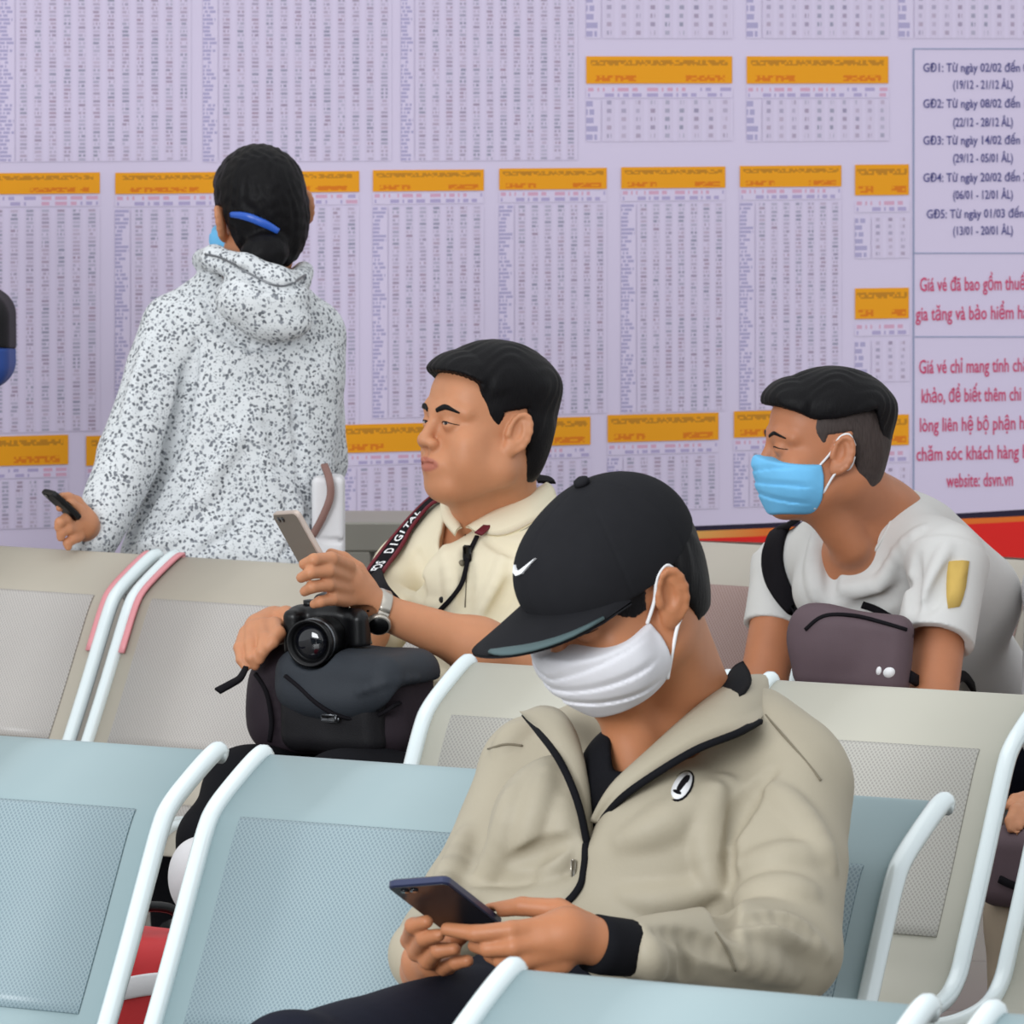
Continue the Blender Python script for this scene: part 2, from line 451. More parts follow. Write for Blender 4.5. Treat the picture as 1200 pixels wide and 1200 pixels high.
# ------------------------------------------------------------------ signed-distance modelling (bodies, clothes, bags)
class Sdf:
    """smooth union / cut of tapered limbs and ellipsoids, meshed as one continuous surface"""
    def __init__(s): s.ops = []; s.Mi = None; s.sc = 1.0; s.Mw = None
    def frame(s, Mx=None):
        """following ops are given in the local frame Mx (4x4, uniform scale)"""
        if Mx is None: s.Mi = None; s.sc = 1.0; s.Mw = None
        else:
            s.Mw = np.asarray(Mx, float); s.Mi = np.linalg.inv(s.Mw); s.sc = np.linalg.norm(s.Mw[:3, 0])
        return s
    def _add(s, f, c, r, k, mode, seg=None):
        Mi, sc = s.Mi, s.sc
        if Mi is not None:
            c = (s.Mw @ np.append(c, 1))[:3]; r = r * sc; k = k * sc
            g = (lambda p, f=f, Mi=Mi, sc=sc: f(p @ Mi[:3, :3].T + Mi[:3, 3]) * sc)
        else: g = f
        if seg is not None:
            a, b, r2 = seg
            if Mi is not None: a, b = ((s.Mw @ np.append(q, 1))[:3] for q in (a, b)); r2 = r2 * sc
            seg = (np.asarray(a, float), np.asarray(b, float), r2)
        s.ops.append((g, np.asarray(c, float), r, k, mode, seg))
    def ell(s, c, r, k=.01, R=None, mode='add'):
        c = np.asarray(c, float); r = np.asarray(r, float) * np.ones(3)
        Rt = None if R is None else np.asarray(R, float)
        def f(p):
            q = p - c
            if Rt is not None: q = q @ Rt
            k0 = np.sqrt(((q / r) ** 2).sum(1)); k1 = np.sqrt(((q / r ** 2) ** 2).sum(1)) + 1e-9
            return np.where(k0 < .05, -r.min(), k0 * (k0 - 1) / k1)
        s._add(f, c, r.max(), k, mode)
    def cap(s, a, b, ra, rb=None, k=.01, mode='add', flat=False, sq=None):
        a, b = np.asarray(a, float), np.asarray(b, float); rb = ra if rb is None else rb
        ba = b - a; L2 = max(1e-12, ba @ ba); L = math.sqrt(L2)
        if sq is not None:
            dn, fac = nrm(sq[0]), sq[1]
            st = lambda q: q + np.outer(q @ dn, dn) * (1 / fac - 1)
            bs = ba + dn * (ba @ dn) * (1 / fac - 1); bs2 = bs @ bs
        def f(p):
            q = p - a
            if sq is not None: q = st(q); t = q @ bs / bs2; tc = np.clip(t, 0, 1); d = np.linalg.norm(q - np.outer(tc, bs), axis=1) - (ra + (rb - ra) * tc); d = d * (.5 + .5 * fac)
            else:
                t = q @ ba / L2; tc = np.clip(t, 0, 1)
                d = np.linalg.norm(q - np.outer(tc, ba), axis=1) - (ra + (rb - ra) * tc)
            if flat: d = np.maximum(d, np.maximum(-t * L, (t - 1) * L))
            return d
        s._add(f, (a + b) / 2, L / 2 + max(ra, rb), k, mode, (a, b, max(ra, rb)))
    def chain(s, P, R, k=.01, mode='add', kk=None):
        P = [np.asarray(p, float) for p in P]
        for i in range(len(P) - 1):
            s.cap(P[i], P[i + 1], R[i], R[i + 1], (k if i == 0 else (kk if kk is not None else min(k, .006))), mode)
    def box(s, c, h, R=None, rad=.01, k=.01, mode='add'):
        c, h = np.asarray(c, float), np.asarray(h, float)
        Rt = None if R is None else np.asarray(R, float)
        def f(p):
            q = p - c
            if Rt is not None: q = q @ Rt
            q = np.abs(q) - (h - rad)
            return np.linalg.norm(np.maximum(q, 0), axis=1) + np.minimum(q.max(1), 0) - rad
        s._add(f, c, np.linalg.norm(h), k, mode)
    def fn(s, f, c, r, k=.01, mode='add'): s._add(f, np.asarray(c, float), r, k, mode)
    def plane(s, p0, n, k=.004):
        """keep the side opposite to n"""
        p0, n = np.asarray(p0, float), nrm(n)
        s._add(lambda p: (p - p0) @ n, p0, 1e6, k, 'int')
    def prism(s, poly, d0, d1, k=.004, mode='sub'):
        """cut (or add) a wedge whose outline is the polygon of sight-line points poly, between depths d0 and d1"""
        Q = np.asarray(poly, float); n = len(Q)
        def f(p):
            # projection of the points
            q = p - EYE
            z = q[:, 1] * cp - q[:, 2] * sp_; y = q[:, 1] * sp_ + q[:, 2] * cp
            u = np.stack([600 + F * q[:, 0] / z, 600 - F * y / z], 1)
            d = np.full(len(p), 1e9); ins = np.zeros(len(p), bool)
            for i in range(n):
                a, b = Q[i], Q[(i + 1) % n]; e = b - a; w = u - a
                t = np.clip(w @ e / (e @ e), 0, 1)
                d = np.minimum(d, ((w - np.outer(t, e)) ** 2).sum(1))
                c1 = (a[1] > u[:, 1]) != (b[1] > u[:, 1])
                with np.errstate(divide='ignore', invalid='ignore'):
                    xs = a[0] + (u[:, 1] - a[1]) * e[0] / (e[1] if e[1] else 1e-9)
                ins ^= c1 & (u[:, 0] < xs)
            d = np.sqrt(d) * np.where(ins, -1, 1) * (p[:, 1] / F)
            return np.maximum(d, np.maximum(d0 - p[:, 1], p[:, 1] - d1))
        c = A(*Q.mean(0), (d0 + d1) / 2)
        s._add(f, c, np.abs(Q - Q.mean(0)).max() * 1.5 * d1 / F + abs(d1 - d0), k, mode)
    def seat_clear(s, o0, d, gap=.014):
        """flatten what would sink into a seat: keep clear of the bench profile"""
        fc = np.array([d[1], -d[0], 0]); bu, bz = .138, .745; bn = nrm([-.23, -.12])
        def f(p):
            u = (p - o0) @ fc; z = p[:, 2]
            back = (u - bu) * -bn[0] + (z - bz) * -bn[1]
            pan = np.maximum(z - .452, u - .745)
            return np.minimum(back, pan) - gap
        s._add(f, o0 + d * .8 + np.array([0, 0, .5]), 3.0, .004, 'sub')
    def sub_sdf(s, other, gap=.001, k=.002):
        """make room for another model that touches this one"""
        adds = [o for o in other.ops if o[4] == 'add']
        lo = np.min([o[1] - o[2] for o in adds], 0); hi = np.max([o[1] + o[2] for o in adds], 0)
        s._add(lambda p: other.val(p) - gap, (lo + hi) / 2, np.linalg.norm(hi - lo) / 2, k, 'sub')
    @staticmethod
    def _comb(d, e, k, mode):
        if mode == 'sub': e = -e
        if mode == 'add':
            h = np.maximum(k - np.abs(d - e), 0) / max(k, 1e-9); return np.minimum(d, e) - h * h * k * .25
        h = np.maximum(k - np.abs(d - e), 0) / max(k, 1e-9); return np.maximum(d, e) + h * h * k * .25
    def val(s, p):
        p = np.atleast_2d(np.asarray(p, float)); d = np.full(len(p), 1.0)
        for g, c, r, k, mode, seg in s.ops: d = s._comb(d, g(p), k, mode)
        return d
    def grad(s, p, e=.002):
        p = np.asarray(p, float)
        D = np.eye(3) * e
        v = s.val(np.vstack([p + D, p - D]))
        return nrm(v[:3] - v[3:])
    def grads(s, P, e=.002):
        P = np.asarray(P, float); n = len(P); D = np.eye(3) * e
        Q = np.concatenate([P + D[0], P + D[1], P + D[2], P - D[0], P - D[1], P - D[2]])
        v = s.val(Q).reshape(6, n); g = (v[:3] - v[3:]).T
        return g / (np.linalg.norm(g, axis=1)[:, None] + 1e-12)
    def hits(s, pts, d0=5.0, d1=14.0):
        """first points of the surface seen along sight lines"""
        R = np.array([ray(x, y) for x, y in pts]); R = R / R[:, 1:2]
        # start where the model begins
        adds = [o for o in s.ops if o[4] == 'add']
        near = max(d0, min(o[1][1] - o[2] for o in adds) - .02); far = min(d1, max(o[1][1] + o[2] for o in adds) + .05)
        t = np.full(len(R), near); best = np.full(len(R), 9.0); bt = t.copy()
        for _ in range(32):
            v = s.val(EYE + R * t[:, None])
            m = np.abs(v) < best; best[m] = np.abs(v[m]); bt[m] = t[m]
            t = np.minimum(t + np.where(v > 0, np.clip(v * .7, .0004, .15), v * .7), far)
        P = EYE + R * bt[:, None]
        for _ in range(2): P = P - s.grads(P) * s.val(P)[:, None]
        return P
    def hit(s, px, py, d0=5.0, d1=14.0, lift=0.0):
        P = s.hits([(px, py)], d0, d1)[0]
        return P + s.grad(P) * lift if lift else P
    def line(s, pts, d0=5.0, d1=14.0, n=6, lift=0.0):
        """a smooth line over the surface through sight-line points; returns points and normals"""
        P = s.hits(catmull(pts, n), d0, d1); N = s.grads(P, .006)
        if len(P) > 4:
            for _ in range(2):
                P[1:-1] = (P[:-2] + 2 * P[1:-1] + P[2:]) / 4; N[1:-1] = (N[:-2] + 2 * N[1:-1] + N[2:]) / 4
        return P + N * lift, N
    def fold(s, pts, r=.008, k=.016, d0=5.0, d1=14.0, sink=.35, cut=False):
        """a raised (or sunk) cloth fold along a line of the surface"""
        P, N = s.line(pts, d0, d1, 3)
        n = len(P)
        for i in range(n - 1):
            ta = math.sin(math.pi * (i + .35) / (n - .3)); tb = math.sin(math.pi * min(i + 1.35, n - .65) / (n - .3))
            ra, rb = r * max(.35, ta), r * max(.35, tb)
            off = sink if cut else -sink
            s.cap(P[i] + N[i] * r * off, P[i + 1] + N[i + 1] * r * off, ra, rb, k, 'sub' if cut else 'add')
    def mesh(s, name, h, mat, parent, tint=None, label=None, disp=None):
        add = [o for o in s.ops if o[4] == 'add']
        lo = np.min([o[1] - o[2] for o in add], 0) - 3 * h; hi = np.max([o[1] + o[2] for o in add], 0) + 3 * h
        B = 8
        nb = np.ceil((hi - lo) / (h * B)).astype(int) + 1
        g = np.stack(np.meshgrid(*[np.arange(n) for n in nb], indexing='ij'), -1).reshape(-1, 3)
        half = h * B * .5; diag = half * 1.7321
        bc = lo + g * h * B + half
        def evalb(cent, pts_of, marg):
            npt = pts_of.shape[0]
            D = np.full((len(cent), npt), 1.0, np.float32)
            for fn_, c, r, k, mode, seg in s.ops:
                if mode == 'int': sel = np.arange(len(cent))
                elif seg is not None:
                    a, b2, r2 = seg; e = b2 - a; w = cent - a
                    t = np.clip(w @ e / max(1e-12, e @ e), 0, 1)
                    sel = np.where(((w - np.outer(t, e)) ** 2).sum(1) < (r2 + 3.2 * k + .006 + marg) ** 2)[0]
                else: sel = np.where(((cent - c) ** 2).sum(1) < (r + 3.2 * k + .006 + marg) ** 2)[0]
                if len(sel) == 0: continue
                p = (cent[sel][:, None, :] + pts_of[None]).reshape(-1, 3)
                D[sel] = s._comb(D[sel], fn_(p).astype(np.float32).reshape(len(sel), npt), np.float32(k), mode)
            return D
        d = evalb(bc, np.zeros((1, 3)), diag * 2.2)[:, 0]
        act = np.abs(d) < diag * 1.85
        g, bc = g[act], bc[act]
        ax = np.arange(B + 1)
        L = np.stack(np.meshgrid(ax, ax, ax, indexing='ij'), -1).reshape(-1, 3)
        D = evalb(bc, L * h - half, diag * 1.15 + 2 * h)
        if disp is not None:
            P = (bc[:, None, :] + (L * h - half)[None]).reshape(-1, 3); near = np.abs(D.ravel()) < 4 * h
            dd = D.ravel(); dd[near] += disp(P[near]); D = dd.reshape(D.shape)
        D = D.reshape(-1, B + 1, B + 1, B + 1)
        neg = D < 0
        nC = neg[:, :-1, :-1, :-1].astype(np.int8)
        cnt = np.zeros_like(nC)
        corners = [(i, j, k) for i in (0, 1) for j in (0, 1) for k in (0, 1)]
        sl = lambda T, c: T[:, c[0]:c[0] + B, c[1]:c[1] + B, c[2]:c[2] + B]
        for c in corners: cnt = cnt + sl(neg, c)
        ci = np.argwhere((cnt > 0) & (cnt < 8))
        bi = ci[:, 0]; ijk = ci[:, 1:]
        gi = g[bi] * B + ijk
        N3 = (nb * B + 2).astype(np.int64)
        key = lambda q: (q[:, 0].astype(np.int64) * N3[1] + q[:, 1]) * N3[2] + q[:, 2]
        cd = np.stack([D[bi, ijk[:, 0] + c[0], ijk[:, 1] + c[1], ijk[:, 2] + c[2]] for c in corners], 1)
        acc = np.zeros((len(ci), 3)); num = np.zeros(len(ci))
        ca = np.array(corners, float)
        for a in range(8):
            for b in range(a + 1, 8):
                if np.abs(ca[a] - ca[b]).sum() != 1: continue
                m = (cd[:, a] < 0) != (cd[:, b] < 0)
                t = cd[m, a] / (cd[m, a] - cd[m, b])
                acc[m] += ca[a] + (ca[b] - ca[a]) * t[:, None]; num[m] += 1
        V = lo + (gi + acc / num[:, None]) * h
        kk = key(gi); order = np.argsort(kk); ks = kk[order]
        quads = []
        for a in range(3):
            b, c = (a + 1) % 3, (a + 2) % 3
            e = [0, 0, 0]; e[a] = 1
            s0 = cd[:, 0] < 0; s1 = cd[:, corners.index(tuple(e))] < 0
            m = np.where(s0 != s1)[0]
            eb, ec = np.zeros(3, int), np.zeros(3, int); eb[b] = 1; ec[c] = 1
            cells = [gi[m], gi[m] - eb, gi[m] - eb - ec, gi[m] - ec]
            idx, ok = [], np.ones(len(m), bool)
            for q in cells:
                kq = key(q); pos = np.clip(np.searchsorted(ks, kq), 0, len(ks) - 1)
                ok &= ks[pos] == kq; idx.append(order[pos])
            Q = np.stack(idx, 1)
            fl_ = s0[m] 
            Q[~fl_] = Q[~fl_][:, ::-1]
            quads.append(Q[ok])
        Q = np.concatenate(quads)
        o = mesh_obj(name, V, Q, mat, parent, True, None, label) if False else fast_mesh(name, V, Q, mat, parent, label)
        if tint is not None:
            at = o.data.color_attributes.new('tint', 'FLOAT_COLOR', 'POINT')
            c4 = np.ones((len(V), 4), np.float32); c4[:, :3] = tint(V)
            at.data.foreach_set('color', c4.ravel())
        return o

def fast_mesh(name, V, Q, mat, parent, label=None):
    V = V - wloc(parent) if parent is not None else V
    me = bpy.data.meshes.new(name)
    me.vertices.add(len(V)); me.vertices.foreach_set('co', V.astype(np.float32).ravel())
    me.loops.add(len(Q) * 4); me.loops.foreach_set('vertex_index', Q.astype(np.int32).ravel())
    me.polygons.add(len(Q)); me.polygons.foreach_set('loop_start', np.arange(0, len(Q) * 4, 4, dtype=np.int32))
    me.polygons.foreach_set('use_smooth', np.ones(len(Q), bool))
    me.materials.append(mat)
    me.update(calc_edges=True); me.validate()
    o = bpy.data.objects.new(name, me); COL.objects.link(o); o.parent = parent
    if label: o['label'] = label
    return o

# ------------------------------------------------------------------ heads
def head_frame(at, local, yaw, pitch, roll, sc):
    """4x4 of a head (x right, y face, z up; metres) whose local point sits at world point at.
    yaw 0 faces the camera, 90 faces picture left; pitch > 0 looks down; roll > 0 tips towards its right"""
    y, p, r = (math.radians(v) for v in (yaw, pitch, roll))
    fwd = np.array([-math.sin(y), -math.cos(y), 0]); up = np.array([0, 0, 1.]); rt = np.cross(fwd, up)
    f2 = fwd * math.cos(p) - up * math.sin(p); u2 = up * math.cos(p) + fwd * math.sin(p)
    r3 = rt * math.cos(r) - u2 * math.sin(r); u3 = u2 * math.cos(r) + rt * math.sin(r)
    Mx = np.eye(4); Mx[:3, 0], Mx[:3, 1], Mx[:3, 2] = r3 * sc, f2 * sc, u3 * sc
    Mx[:3, 3] = np.asarray(at) - Mx[:3, :3] @ np.asarray(local, float)
    return Mx
def tf(Mx, p): return (np.asarray(Mx) @ np.append(np.asarray(p, float), 1))[:3]

def head_ops(S, Mx, full=0.0, neck=None, lid=.5, nose=0.3, ear=(0, 0)):
    """full: cheek and jaw fullness in metres; lid 0..1: how far the eyes are open"""
    S.frame(Mx)
    S.ell((0, -.014, .03), (.074, .096, .082), .01)
    S.ell((0, .028, -.03), (.060 + full * .6, .060, .078), .03)
    S.ell((0, .046, .045), (.056, .042, .045), .03)                                   # forehead
    for s in (-1, 1):
        S.cap((s * (.048 + full), .002, -.066), (s * .022, .058, -.096), .023 + full, .020 + full * .4, .03)   # jaw
        S.ell((s * (.044 + full * .5), .056, -.03), (.022, .022, .02), .02)          # cheekbone
        S.ell((s * (.040 + full), .05, -.058), (.022, .026, .026), .025)             # cheek
    S.ell((0, .066, -.1), (.025, .021, .019), .02)                                     # chin
    for s in (-1, 1):
        S.ell((s * .031, .100, -.004), (.020, .016, .0125), .012, None, 'sub')      # socket
        S.ell((s * .031, .0778, -.003), (.0150, .0146, .0138), .006)                 # lids
    S.chain([(-.050, .064, .015), (-.032, .0795, .0200), (-.012, .0825, .0170), (.012, .0825, .0170), (.032, .0795, .0200), (.050, .064, .015)], [.009, .0105, .0105, .0105, .0105, .009], .012, kk=.012)   # brow ridge
    S.cap((0, .086, .012), (0, .104 + .004 * nose, -.026), .0075, .0095, .012)         # nose bridge
    S.ell((0, .1065 + .004 * nose, -.033), (.0115, .011, .0095), .008)
    for s in (-1, 1):
        S.ell((s * .0128, .098, -.036), (.0085, .0105, .0078), .006)
        S.ell((s * .007, .103, -.0445), (.0042, .005, .0035), .003, None, 'sub')
    S.ell((0, .078, -.066), (.03, .022, .022), .02)                                   # muzzle
    S.chain([(-.027, .083, -.068), (-.010, .0960, -.0620), (0, .0965, -.0628), (.010, .0960, -.0620), (.027, .083, -.068)], [.003, .0046, .0042, .0046, .003], .007)
    S.chain([(-.022, .083, -.071), (0, .0940, -.0740), (.022, .083, -.071)], [.003, .0060, .003], .006)
    S.chain([(-.028, .085, -.0690), (-.011, .0995, -.0670), (0, .1010, -.0680), (.011, .0995, -.0670), (.028, .085, -.0690)], [.0014, .0017, .0017, .0017, .0014], .003, 'sub')
    S.cap((0, .1, -.050), (0, .1, -.058), .003, .0035, .005, 'sub')                     # philtrum
    for s in (-1, 1):                                                              # eye slit
        S.chain([(s * .0165, .0923, -.0055), (s * .024, .0934, -.0038), (s * .034, .0930, -.0032), (s * .0455, .0868, -.0040)], [.0010, .0012 + .0018 * lid, .0012 + .0018 * lid, .0009], .0016, 'sub')
        S.chain([(s * .017, .0913, .0005), (s * .03, .0933, .0045), (s * .045, .0863, .0025)], [.0008, .001, .0008], .002, 'sub')   # lid crease
    for s in (-1, 1):                                                              # ears
        tilt = math.radians(14)
        R = np.array([[1, 0, 0], [0, math.cos(tilt), -math.sin(tilt)], [0, math.sin(tilt), math.cos(tilt)]])
        Rz = lambda a: np.array([[math.cos(a), -math.sin(a), 0], [math.sin(a), math.cos(a), 0], [0, 0, 1]])
        Re = Rz(-s * math.radians(-24)) @ R
        c = np.array([s * .080, -.014, -.008])
        S.ell(c, (.0085, .0185, .0325), .006, Re)
        S.ell(c + Re @ np.array([s * .007, .003, .005]), (.006, .0105, .0205), .004, Re, 'sub')
        rim = [c + Re @ np.array([s * .004, .0165 * math.cos(a), .0295 * math.sin(a) + .001]) for a in np.linspace(math.radians(-20), math.radians(245), 11)]
        S.chain(rim, [.0032] * 11, .004)
        S.chain([c + Re @ np.array([s * .003, y, z]) for y, z in ((-.001, .018), (-.007, .006), (-.006, -.008), (.002, -.016))], [.0028] * 4, .004)  # antihelix
        S.ell(c + Re @ np.array([s * .001, .005, -.027]), (.006, .0105, .0115), .006, Re)   # lobe
        S.ell(c + Re @ np.array([s * .003, .016, -.004]), (.004, .004, .0065), .005, Re)    # tragus
    S.frame(None)
def head_tint(Mx, extra=None):
    Mi = np.linalg.inv(Mx)
    def f(V):
        p = V @ Mi[:3, :3].T + Mi[:3, 3]
        out = np.zeros((len(V), 3))
        e = ((p[:, 0] / .027) ** 2 + ((p[:, 2] + .0685) / .0115) ** 2)
        out[:, 0] = np.clip((1.15 - e) * 3, 0, 1) * (p[:, 1] > .075) * .8
        if extra is not None: out[:, 1] = extra(p)
        return out
    return f
def eyes_brows(Mx, parent, gaze=(0, 0), brow=1.0, S=None):
    for s in (-1, 1):
        c = tf(Mx, (s * .031, .0778, -.003)); sc = np.linalg.norm(np.asarray(Mx)[:3, 0])
        Sq = Sdf(); Sq.ell(c, .0136 * sc, .001); e = Sq.mesh('eye', .0016, M['eye_white'], parent)
        g = nrm(np.array([gaze[0], 1, gaze[1]])); Sq = Sdf(); Sq.ell(tf(Mx, np.array([s * .031, .0778, -.003]) + g * .0072), .0070 * sc, .001)
        Sq.mesh('iris', .0011, M['iris'], e)
        P = catmull([(s * .0135, .122, .0150), (s * .028, .120, .0205), (s * .039, .114, .0205), (s * .051, .104, .0140)], 6)
        P = np.array([tf(Mx, p) for p in P]); Nn = nrm(np.asarray(Mx)[:3, 1])
        if S is not None:
            for _ in range(26): P = P - Nn * np.clip(S.val(P) * .75, -.004, .02)[:, None]
            Nn = S.grads(P, .005); P = P + Nn * .0004
        v, f = tube_vf(P, [.0030 * sc * brow, .0042 * sc * brow, .0034 * sc * brow, .0012 * sc], 8, Nn, .45)
        mesh_obj('eyebrow', v, f, M['hair'], parent)
        if S is not None:
            P = np.array([tf(Mx, q) for q in catmull([(s * .0165, .112, -.0050), (s * .025, .112, -.0018), (s * .035, .110, -.0012), (s * .0475, .102, -.0042)], 5)])
            fw = nrm(np.asarray(Mx)[:3, 1])
            for _ in range(26): P = P - fw * np.clip(S.val(P) * .75, -.004, .02)[:, None]
            v, f = tube_vf(P, [.0007 * sc, .0011 * sc, .0012 * sc, .0006 * sc], 6); mesh_obj('eyelashes', v, f, M['hair'], parent)
def person(name_loc, label, group=None): return thing('person', name_loc, label, 'person', group)
def P3(lst): return [A(*p) for p in lst]
def hand_ops(S, palm, fingers, k=.006):
    """palm: list of (point, radius) chained; fingers: list of (points, radii)"""
    for i in range(len(palm) - 1): S.cap(palm[i][0], palm[i + 1][0], palm[i][1], palm[i + 1][1], .014)
    for pts, rad in fingers:
        for i in range(len(pts) - 1):
            S.cap(pts[i], pts[i + 1], rad[i], rad[i + 1], .008 if i == 0 else .0035)
def vnoise(P, sc, seed=0):
    """cheap smooth pseudo-noise in -1..1"""
    q = P * sc + seed
    return (np.sin(q[:, 0] * 1.7 + np.sin(q[:, 1] * 1.3) * 1.5) + np.sin(q[:, 1] * 1.9 + np.sin(q[:, 2] * 1.1 + 1) * 1.6) + np.sin(q[:, 2] * 1.6 + np.sin(q[:, 0] * 1.2 + 2) * 1.4)) / 3

def auto_hand(S, W, fwd, palm_n, thumb_side, sc=1.0, curl=.5):
    """relaxed hand: W wrist, fwd finger direction, palm_n out of the palm, thumb_side direction of the thumb"""
    f, n = nrm(fwd), nrm(palm_n); n = nrm(n - f * (n @ f)); t = nrm(np.asarray(thumb_side) - f * (np.asarray(thumb_side) @ f) - n * (np.asarray(thumb_side) @ n))
    Q = lambda a, b, c: np.asarray(W) + (f * a + t * b + n * c) * sc
    fing = []
    for i, (b, L) in enumerate(((.028, .068), (.009, .076), (-.010, .070), (-.028, .055))):
        a0 = .085 - .006 * abs(i - 1); pts = [Q(a0, b, 0)]; ang = curl * .4
        for j, fr2 in enumerate((.45, .32, .23)):
            ang += curl * .75; l = L * fr2; q = pts[-1] + (f * math.cos(ang) + n * math.sin(ang)) * l * sc; pts.append(q)
        fing.append((pts, [.0105 * sc, .0092 * sc, .0083 * sc, .0068 * sc]))
    fing.append(([Q(.03, .026, .008), Q(.055, .048, .020), Q(.078, .052, .030), Q(.098, .046, .038)], [.015 * sc, .0118 * sc, .0102 * sc, .008 * sc]))
    hand_ops(S, [(np.asarray(W, float), .022 * sc), (Q(.04, .004, 0), .026 * sc), (Q(.07, .012, 0), .021 * sc)], fing)
    S.cap(Q(.03, -.012, 0), Q(.078, -.018, 0), .021 * sc, .018 * sc, .012)
# ------------------------------------------------------------------ the setting: floor, wall, printed timetable board
setup_materials()
def tag_structure(o): o['kind'] = 'structure'; return o
# wall runs from (px 0, 12.75 m) to (px 1200, 13.35 m)
WA, WB = A(0, 600, 12.75), A(1200, 600, 13.42)
WDIR = nrm([WB[0] - WA[0], WB[1] - WA[1], 0]); WN = np.array([WDIR[1], -WDIR[0], 0.0])      # towards the room
def Wp(px, py, off=0.0):
    r = ray(px, py); t = ((WA + WN * off - EYE) @ WN) / (r @ WN)
    return EYE + r * t
def floor_and_wall():
    t = NT('polished_grey_floor_tile')
    br = t.n('ShaderNodeTexBrick'); br.offset = 0
    br.inputs['Scale'].default_value = 1.0; br.inputs['Brick Width'].default_value = .6; br.inputs['Row Height'].default_value = .6; br.inputs['Mortar Size'].default_value = .004
    br.inputs['Color1'].default_value = lin((120, 116, 112)) + (1,); br.inputs['Color2'].default_value = lin((132, 128, 122)) + (1,); br.inputs['Mortar'].default_value = lin((80, 78, 76)) + (1,)
    t.t.links.new(t.obj(), br.inputs['Vector']); t.t.links.new(br.outputs['Color'], t.b.inputs['Base Color'])
    t.b.inputs['Roughness'].default_value = .25
    v, f = box_vf((0, 7.5, -.05), (7, 9.5, .05)); tag_structure(mesh_obj('floor', v, f, t.m, None, False))
    a, b = WA - WDIR * 4.5, WB + WDIR * 4.5
    c = (a + b) / 2 - WN * .09; c[2] = 1.6
    R = np.stack([WDIR, WN, np.array([0, 0, 1.])], 1)
    v, f = box_vf(c, (np.linalg.norm(b - a) / 2, .06, 1.62), R); tag_structure(mesh_obj('wall_back', v, f, M['wall'], None, False))
floor_and_wall()

